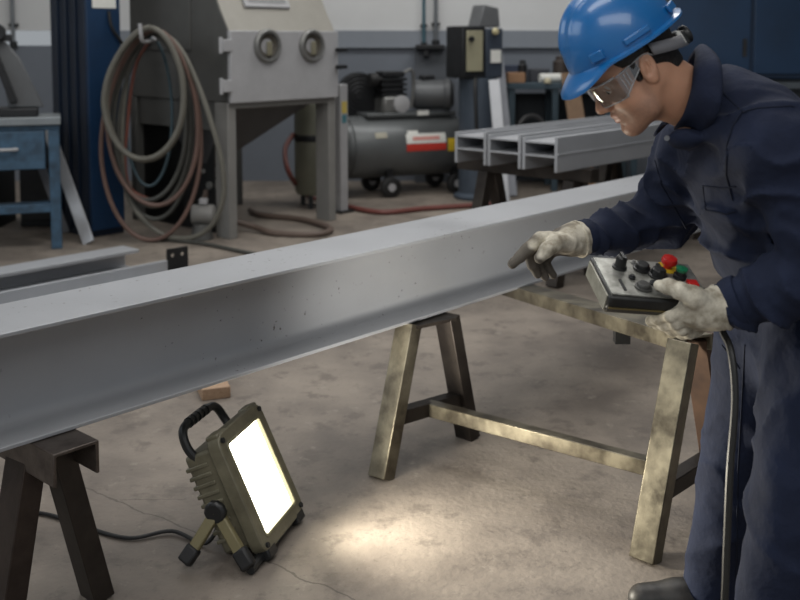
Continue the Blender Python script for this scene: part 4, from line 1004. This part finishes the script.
folds(elF, wrF, .11, 40, .019, .35); folds(sf_, elF, .13, 30, .024, -.6)
folds(elN, wrN, .12, 34, .022, .5); folds(sn_, elN, .14, 24, .028, .8)
folds(anF, knF, .12, 24, .014, .5); folds(anN, knN, .14, 20, .014, .4); folds(knF, hipF, .14, 18, .015, 1.2); folds(knN, hipN, .16, 16, .016, 1.2)
folds(wai+V((-.1, 0, 0)), chest+V((-.10, 0, 0)), .18, 20, .026, 1.4)
folds(nb, sn_+V((0, 0, -.1)), .16, 26, .010, .9)
folds(pel+V((-.1, 0, 0)), wai+V((-.1, 0, .02)), .15, 30, .010, .3)
# waistband groove
disp = disp + .012*np.exp(-((zs_-(wai.z+.0)+.25*(xs_-wai.x))/.012)**2)*(np.abs(xs_-wai.x) < .2)*0
vc.F[near] += disp.astype(np.float32)
cov = vc.build('coverall', cloth, PR, sm=4)
from mathutils.bvhtree import BVHTree
_off = root_mat(PR).translation
_bv = BVHTree.FromPolygons([v.co+_off for v in cov.data.vertices], [tuple(p.vertices) for p in cov.data.polygons])
def onto(px, py, lift=.0):
    r = ray(px, py).normalized(); hit = _bv.ray_cast(V((0, 0, EYE)), r)
    return None if hit[0] is None else hit[0]+hit[1]*lift
def seam(pts, r=.0022, nm='seam'):
    P = []
    for i in range(len(pts)-1):
        n = max(2, int(math.dist(pts[i], pts[i+1])/4))
        for k in range(n):
            q = onto(*[a+(b-a)*k/n for a, b in zip(pts[i], pts[i+1])])
            if q is not None and (not P or (q-P[-1]).length < .05): P.append(q)
    if len(P) > 3: B().tube(P, r, 6, 2).build(nm, clothseam, cov, world=True)
seam([(712, 80), (726, 96), (742, 112), (757, 108), (790, 106), (799, 108)])
seam([(742, 112), (733, 126), (727, 145), (726, 175), (734, 205)])
seam([(655, 160), (662, 185), (676, 210), (688, 232)])
seam([(703, 186), (722, 188), (740, 186)]); seam([(703, 186), (706, 210), (726, 214), (740, 210)]); 
seam([(745, 345), (742, 400), (738, 470), (736, 590)])
seam([(722, 345), (735, 362), (742, 372)])
bt = mat('dark_button', (120, 122, 126), .35, .4)
for q in ((668, 138),):
    p = onto(*q, .002)
    if p is not None: B().cyl(p, p+V((-.002, -.006, 0)), .0055, n=14).build('button', bt, cov, world=True)
# sleeve cuffs: a thin turned band at each wrist
for e_, w_r, r in ((elN, wrN, .050), (elF, wrF, .037)):
    d = (w_r-e_).normalized(); o = w_r-d*.004 if r > .04 else w_r-d*.018
    B().lathe([(r*.80, .004), (r+.001, .002), (r+.004, -.006), (r+.005, -.020), (r+.004, -.030), (r-.004, -.034)], o, d, 26).build('sleeve_cuff', cloth, cov, world=True)
# collar
inn = [(674, 129, 2.06), (682, 117, 2.01), (691, 92, 1.985), (694, 70, 2.005), (696, 56, 2.07), (694, 52, 2.14), (684, 70, 2.19), (674, 100, 2.17), (668, 124, 2.13)]
out = [(702, 133, 2.005), (716, 118, 1.955), (722, 96, 1.935), (722, 68, 1.965), (713, 52, 2.05), (704, 50, 2.16), (694, 74, 2.23), (676, 112, 2.22), (654, 136, 2.16)]
def ribbon(A_, B2, nm, m, parent, thk=.004, sub=5, bulge=.006):
    Pa = smooth([at(*q) for q in A_], sub); Pb = smooth([at(*q) for q in B2], sub); n = len(Pa); vs = []; fs = []
    K = 5
    for i in range(n):
        for k in range(K+1):
            f = k/K; vs.append(mix(Pa[i], Pb[i], f)+V((0, 0, 1))*bulge*math.sin(f*math.pi))
    for i in range(n-1):
        for k in range(K): fs.append((i*(K+1)+k, i*(K+1)+k+1, (i+1)*(K+1)+k+1, (i+1)*(K+1)+k))
    g = B(); g.add(vs, fs); o = g.build(nm, m, parent, world=True, smooth_=80)
    s = o.modifiers.new('thick', 'SOLIDIFY'); s.thickness = thk; s.offset = 0
    return o
ribbon(inn, out, 'collar', cloth, cov, .005, 6, .010)
inn2 = [(684, 128, 2.075), (690, 112, 2.02), (694, 94, 1.995), (697, 72, 2.015), (698, 60, 2.07), (696, 58, 2.13)]
low2 = [(690, 140, 2.09), (697, 126, 2.03), (702, 106, 2.01), (708, 84, 2.03), (708, 72, 2.09), (706, 70, 2.15)]
ribbon(inn2, low2, 'collar_stand', cloth, cov, .004, 5, .0)

# gloves
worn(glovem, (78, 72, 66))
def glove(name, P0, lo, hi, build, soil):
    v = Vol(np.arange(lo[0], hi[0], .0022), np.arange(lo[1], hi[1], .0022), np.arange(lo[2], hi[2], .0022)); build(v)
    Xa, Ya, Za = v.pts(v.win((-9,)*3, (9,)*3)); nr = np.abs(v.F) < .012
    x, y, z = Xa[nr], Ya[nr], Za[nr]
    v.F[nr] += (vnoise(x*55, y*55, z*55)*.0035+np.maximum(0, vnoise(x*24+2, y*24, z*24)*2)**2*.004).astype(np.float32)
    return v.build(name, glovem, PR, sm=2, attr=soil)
def far_hand(v):
    W = at(583, 239, 2.325)
    v.chain([at(579, 239, 2.335), at(571, 240, 2.325), at(563, 241, 2.315)], [.042, .037, .032], .012)
    for kx, ky, kY, r in ((540, 238, 2.275, .0155), (541, 242, 2.300, .0160), (545, 247, 2.325, .0155), (551, 252, 2.345, .0140)):
        v.cone(at(572, 241, (kY+2.325)/2+.005), at(kx, ky, kY), .022, r, .014)
    v.chain([at(540, 239, 2.275), at(528, 249, 2.262), at(520, 257, 2.255), at(513, 263, 2.25)], [.0175, .0158, .0145, .0128], .004)
    v.chain([at(541, 243, 2.300), at(530, 254, 2.292), at(533, 266, 2.292), at(538, 275, 2.30)], [.0150, .0135, .0122, .0105], .003)
    v.chain([at(545, 248, 2.325), at(536, 260, 2.318), at(540, 270, 2.318), at(545, 277, 2.32)], [.0150, .0130, .0120, .0105], .003)
    v.chain([at(551, 252, 2.345), at(545, 262, 2.338), at(549, 270, 2.338), at(553, 275, 2.34)], [.0135, .0120, .0110, .0095], .003)
    v.chain([at(568, 243, 2.285), at(556, 243, 2.255), at(547, 250, 2.238), at(540, 258, 2.232)], [.022, .0180, .0160, .0135], .009)
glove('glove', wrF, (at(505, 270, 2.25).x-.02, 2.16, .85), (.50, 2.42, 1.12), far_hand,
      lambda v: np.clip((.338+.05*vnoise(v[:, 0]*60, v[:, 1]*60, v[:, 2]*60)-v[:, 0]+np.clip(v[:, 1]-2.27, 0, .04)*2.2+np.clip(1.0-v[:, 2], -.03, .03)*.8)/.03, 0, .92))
def near_hand(v):
    v.chain([at(721, 307, 2.005), at(716, 308, 2.00), at(709, 309, 1.995)], [.046, .042, .037], .012)
    v.ell(at(697, 311, 1.99), (.042, .026, .036), None, .02)
    for kx, ky, kY, r in ((682, 312, 2.01, .0165), (684, 318, 2.02, .0165), (689, 324, 2.035, .0155), (695, 329, 2.05, .0145)):
        v.cone(at(710, 314, 2.01), at(kx, ky, kY), .026, r, .014)
    v.chain([at(682, 312, 1.995), at(670, 316, 1.99), at(658, 319, 2.03), at(650, 321, 2.07)], [.0165, .0140, .0130, .0110], .004)
    v.chain([at(685, 318, 2.00), at(675, 323, 1.995), at(665, 325, 2.03), at(657, 325, 2.07)], [.0165, .0140, .0130, .0110], .004)
    v.chain([at(690, 325, 2.02), at(682, 329, 2.01), at(673, 330, 2.04), at(667, 329, 2.08)], [.0155, .0135, .0125, .0105], .004)
    v.chain([at(697, 330, 2.04), at(690, 333, 2.03), at(683, 334, 2.06), at(678, 333, 2.09)], [.0145, .0125, .0115, .0100], .004)
    v.chain([at(704, 302, 1.985), at(692, 296, 1.965), at(680, 291, 1.965), at(669, 287, 1.99), at(659, 285.5, 2.0)], [.026, .0215, .0165, .0150, .0125], .010)
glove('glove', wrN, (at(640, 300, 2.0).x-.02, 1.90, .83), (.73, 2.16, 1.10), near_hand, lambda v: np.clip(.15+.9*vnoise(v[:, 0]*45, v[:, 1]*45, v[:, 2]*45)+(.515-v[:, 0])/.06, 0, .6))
for c_, ax_n, r in ((at(579, 239, 2.336), (wrF-elF).normalized(), .043), (at(722, 307, 2.006), (wrN-elN).normalized(), .047)):
    B().lathe([(r*.8, .003), (r*1.0, .004), (r*1.05, 0), (r*1.05, -.004), (r*.9, -.006)], c_, -ax_n, 28).build('glove_hem', glovem, PR, world=True)

# boots
bm_ = mat('worn_black_leather', (34, 33, 32), .5, 0, .12, 30, rgb2=(54, 50, 46), bump=.3, thr=(.3, .6))
for an, dx in ((anF, V((-1, .03, 0))), (anN, V((-1, -.05, 0)))):
    dx = dx.normalized(); z0 = .012
    v = Vol(np.arange(an.x-.27, an.x+.13, .005), np.arange(an.y-.09, an.y+.09, .005), np.arange(0, .24, .005))
    A_ = V((an.x, an.y, 0))
    v.cone(A_+V((.02, 0, .20)), A_+V((.01, 0, .08)), .050, .048, .02); v.ell(A_+V((.03, 0, .05)), (.055, .040, .045), None, .02)
    v.chain([A_+V((0, 0, .055)), A_+dx*.09+V((0, 0, .045)), A_+dx*.18+V((0, 0, .040))], [.048, .044, .038], .02, flat=(0, 1, 0), fs=1.05)
    w_ = v.win((-9,)*3, (9,)*3); Xa, Ya, Za = v.pts(w_); v.F = np.maximum(v.F, (z0-Za).astype(np.float32))
    bo_ = v.build('boot', bm_, PR, sm=1)
    out_ = [(.085, .0), (.075, .030), (.02, .040), (-.08, .040), (-.15, .048), (-.20, .040), (-.222, .015), (-.222, -.015), (-.20, -.040), (-.15, -.046), (-.08, -.038), (.02, -.040), (.075, -.030)]
    B().prism(out_, A_+V((0, 0, 0)), (1, 0, 0), (0, 1, 0), (0, 0, 1), .022).build('sole', black, bo_, world=True, bevel=.003)

# hard hat
hth = math.radians(32.5)
bf = V((-math.cos(hth)*math.cos(ps), -math.cos(hth)*math.sin(ps), -math.sin(hth))); bl_ = V((bf.y, -bf.x, 0)).normalized()
if bl_.y > 0: bl_ = -bl_
bu = bf.cross(bl_)
if bu.z < 0: bu = -bu
HO = at(620, 43, 2.052)
def hh(f, l, u): return HO+bf*f+bl_*l+bu*u
hat_m = mat('glossy_blue_plastic', (22, 98, 160), .28, 0, .04, 4, coat=.4, bump=.05, bs=40)
HT = thing('hard_hat', 'glossy blue hard hat on the worker\'s head', 'helmet', HO)
def dome(fo=0.0):
    g = B(); nu, nv = 96, 30; vs = []
    LF, LB, Wd, Ht = .119+fo, .124+fo, .106+fo, .128+fo
    for j in range(nv+1):
        t = (math.pi/2)*j/nv; cr, sr = math.sin(t)**.92, math.cos(t)**.95 if j < nv else 0
        for i in range(nu):
            a = 2*math.pi*i/nu; c, s = math.cos(a), math.sin(a)
            Lx = LF if c > 0 else LB; x, y = Lx*c*cr, Wd*s*cr; z = Ht*sr
            rib = 0
            for yc, w0, hgt in ((0, .013, .0045), (.036, .006, .003), (-.036, .006, .003)):
                rib = max(rib, hgt*min(1, max(0, (w0-abs(y-yc))/.004)))
            rib *= min(1, max(0, (z-.035)/.02))
            n = V((x/Lx**2, y/Wd**2, z/Ht**2)).normalized()
            p = V((x, y, z))+n*rib
            vs.append(hh(*p))
    ring = vs[-nu:]
    # brim rings
    for k, (o_, dz) in enumerate(((.003, -.001), (.009, -.002), (.014, -.003), (.0145, -.008), (.011, -.009), (.001, -.004))):
        for i in range(nu):
            a = 2*math.pi*i/nu; c, s = math.cos(a), math.sin(a)
            Lx = LF if c > 0 else LB; pk = max(0, (c-.45)/.55); pk = pk*pk*(3-2*pk)
            e = o_*(1+pk*1.8*(1 if k < 5 else 0)); drop = -pk*.028*min(1, (o_/.0145)**1.3) if k < 5 else -pk*.008
            nx, ny = c/Lx, s/Wd; L_ = math.hypot(nx, ny)
            vs.append(hh(Lx*c+e*nx/L_, Wd*s+e*ny/L_, dz+drop))
    m = nv+1+6
    fs = [(j*nu+i, (j+1)*nu+i, (j+1)*nu+(i+1) % nu, j*nu+(i+1) % nu) for j in range(m-1) for i in range(nu)]
    return g.add(vs, fs)
o = dome().build('shell', hat_m, HT, world=True, smooth_=55)
sm_ = o.modifiers.new('thick', 'SOLIDIFY'); sm_.thickness = .0025; sm_.offset = -1
def side_slot(a_deg, u, w_, h_, sg=1):
    a = math.radians(a_deg); Lx = .124 if math.cos(a) > 0 else .132; k = math.sqrt(max(0, 1-(u/.128)**2))
    x, y = Lx*math.cos(a)*k, .106*math.sin(a)*k*sg
    n = V((x/Lx**2, y/.106**2, u/.128**2)).normalized(); tn = V((-n.y, n.x, 0)).normalized(); up = n.cross(tn)
    if up.z < 0: up = -up
    c = hh(x, y, u); W3 = lambda v: bf*v.x+bl_*v.y+bu*v.z
    B().box(c+W3(n)*.001, (w_, h_, .008), Matrix((W3(tn), W3(up), W3(n))).transposed()).build('accessory_slot', hat_m, HT, world=True, bevel=.003, seg=3)
for sg in (1, -1):
    side_slot(52, .017, .030, .020, sg); side_slot(93, .014, .060, .014, sg); side_slot(145, .017, .034, .018, sg)
# suspension band with ratchet
grey_band = mat('grey_band', (118, 118, 122), .45)
g = B(); vs = []; n = 40
for i in range(n+1):
    a = math.radians(92+170*i/n); low = -.040-.036*max(0, -math.cos(a))
    for du, dr_ in ((0, 0), (.026, .002)):
        vs.append(hh(.098*math.cos(a)-.018, .086*math.sin(a)*(1), low+du))
g.add(vs, [(2*i, 2*i+2, 2*i+3, 2*i+1) for i in range(n)]); o = g.build('head_band', grey_band, HT, world=True, smooth_=80)
q = o.modifiers.new('thick', 'SOLIDIFY'); q.thickness = .003; q.offset = 1
kb = hh(-.108, .016, -.056)
B().box(kb, (.014, .052, .030), Matrix((bf, bl_, bu)).transposed()).build('ratchet_housing', blackpl, HT, world=True, bevel=.004)
B().lathe([(.018, 0), (.020, .003), (.020, .012), (.016, .015), (.0005, .015)], kb-bf*.005, -bf, 16).build('ratchet_knob', blackpl, HT, world=True, bevel=.001)
B().box(hh(-.098, .047, -.050), (.010, .008, .030), Matrix((bf, bl_, bu)).transposed()).build('band_clip', paper, HT, world=True, bevel=.002)
for sg in (1, -1): B().tube([hh(.05, .088*sg, .004), hh(.045, .086*sg, -.010), hh(.040, .084*sg, .004)], .0018, 6, 4).build('strap_loop', grey_band, HT, world=True)

# goggles
glass = bpy.data.materials.new('clear_polycarbonate'); glass.use_nodes = True
nt = glass.node_tree; N = nt.nodes; L = nt.links; N.remove(N['Principled BSDF'])
tr = N.new('ShaderNodeBsdfTransparent'); gs = N.new('ShaderNodeBsdfGlossy'); gs.inputs['Roughness'].default_value = .06; mx = N.new('ShaderNodeMixShader'); fr = N.new('ShaderNodeFresnel'); fr.inputs[0].default_value = 1.7
tr.inputs[0].default_value = (.93, .94, .95, 1); ma = N.new('ShaderNodeMath'); ma.operation = 'ADD'; ma.inputs[1].default_value = .15
L.new(fr.outputs[0], ma.inputs[0]); L.new(ma.outputs[0], mx.inputs[0]); L.new(tr.outputs[0], mx.inputs[1]); L.new(gs.outputs[0], mx.inputs[2]); L.new(mx.outputs[0], N['Material Output'].inputs[0])
frame_m = mat('milky_clear_plastic', (222, 224, 226), .2, 0, .03, 10); frame_m.node_tree.nodes['Principled BSDF'].inputs['Transmission Weight'].default_value = .65
frame_m.node_tree.nodes['Principled BSDF'].inputs['IOR'].default_value = 1.2
GG = thing('safety_goggles', 'clear plastic safety goggles on the worker\'s face', 'goggles', h(.1, 0, 0))
cur = [(.062, .069), (.084, .060), (.102, .040), (.111, .018), (.113, 0), (.111, -.018), (.102, -.040), (.084, -.060), (.062, -.069)]
def gl_(q, u): 
    f, l = q; nose = max(0, 1-abs(l)/.018)*.020 if u < 0 else 0
    return h(f+u*.12, l, u+nose)
top_, bot_ = smooth([gl_(q, .030) for q in cur], 4), smooth([gl_(q, -.024) for q in cur], 4)
mid_ = [mix(a, b, .5)+hf*.003 for a, b in zip(top_, bot_)]
g = B(); n = len(top_); g.add(top_+mid_+bot_, [(i, i+1, n+i+1, n+i) for i in range(n-1)]+[(n+i, n+i+1, 2*n+i+1, 2*n+i) for i in range(n-1)])
g.build('lens', glass, GG, world=True, smooth_=80)
B().tube(top_, .0024, 8, 1).build('brow_bar', frame_m, GG, world=True); B().tube(bot_, .0013, 8, 1).build('lower_rim', frame_m, GG, world=True)
for sg in (1, -1):
    a, b_ = h(.068, .070*sg, .004), h(.000, .081*sg, .030)
    vs = []
    K = 8
    for i in range(K+1):
        f = i/K; c = mix(h(.064, .0705*sg, .003), h(-.004, .0815*sg, .030), f); hw_ = (.025*(1-f)+.006*f)*HS
        vs += [c+hu*hw_, c-hu*hw_]
    g = B().add(vs, [(2*i, 2*i+2, 2*i+3, 2*i+1) for i in range(K)]); sh = g.build('side_shield', glass, GG, world=True, smooth_=80)
    B().tube([vs[0], vs[2*4], vs[-2]], .0018, 8, 3).build('temple_arm', frame_m, GG, world=True); B().tube([vs[1], vs[2*4+1], vs[-1]], .0014, 8, 3).build('temple_rim', frame_m, GG, world=True)
    for i in (1, 2, 3): B().tube([mix(vs[2*i], vs[2*i+1], .12)+hl*sg*.001, mix(vs[2*i], vs[2*i+1], .88)+hl*sg*.001], .0010, 6, 1).build('vent_rib', frame_m, sh, world=True)
    B().tube([vs[-2], h(-.018, .083*sg, .034), h(-.030, .081*sg, .022)], .002, 8, 4).build('ear_hook', frame_m, GG, world=True)
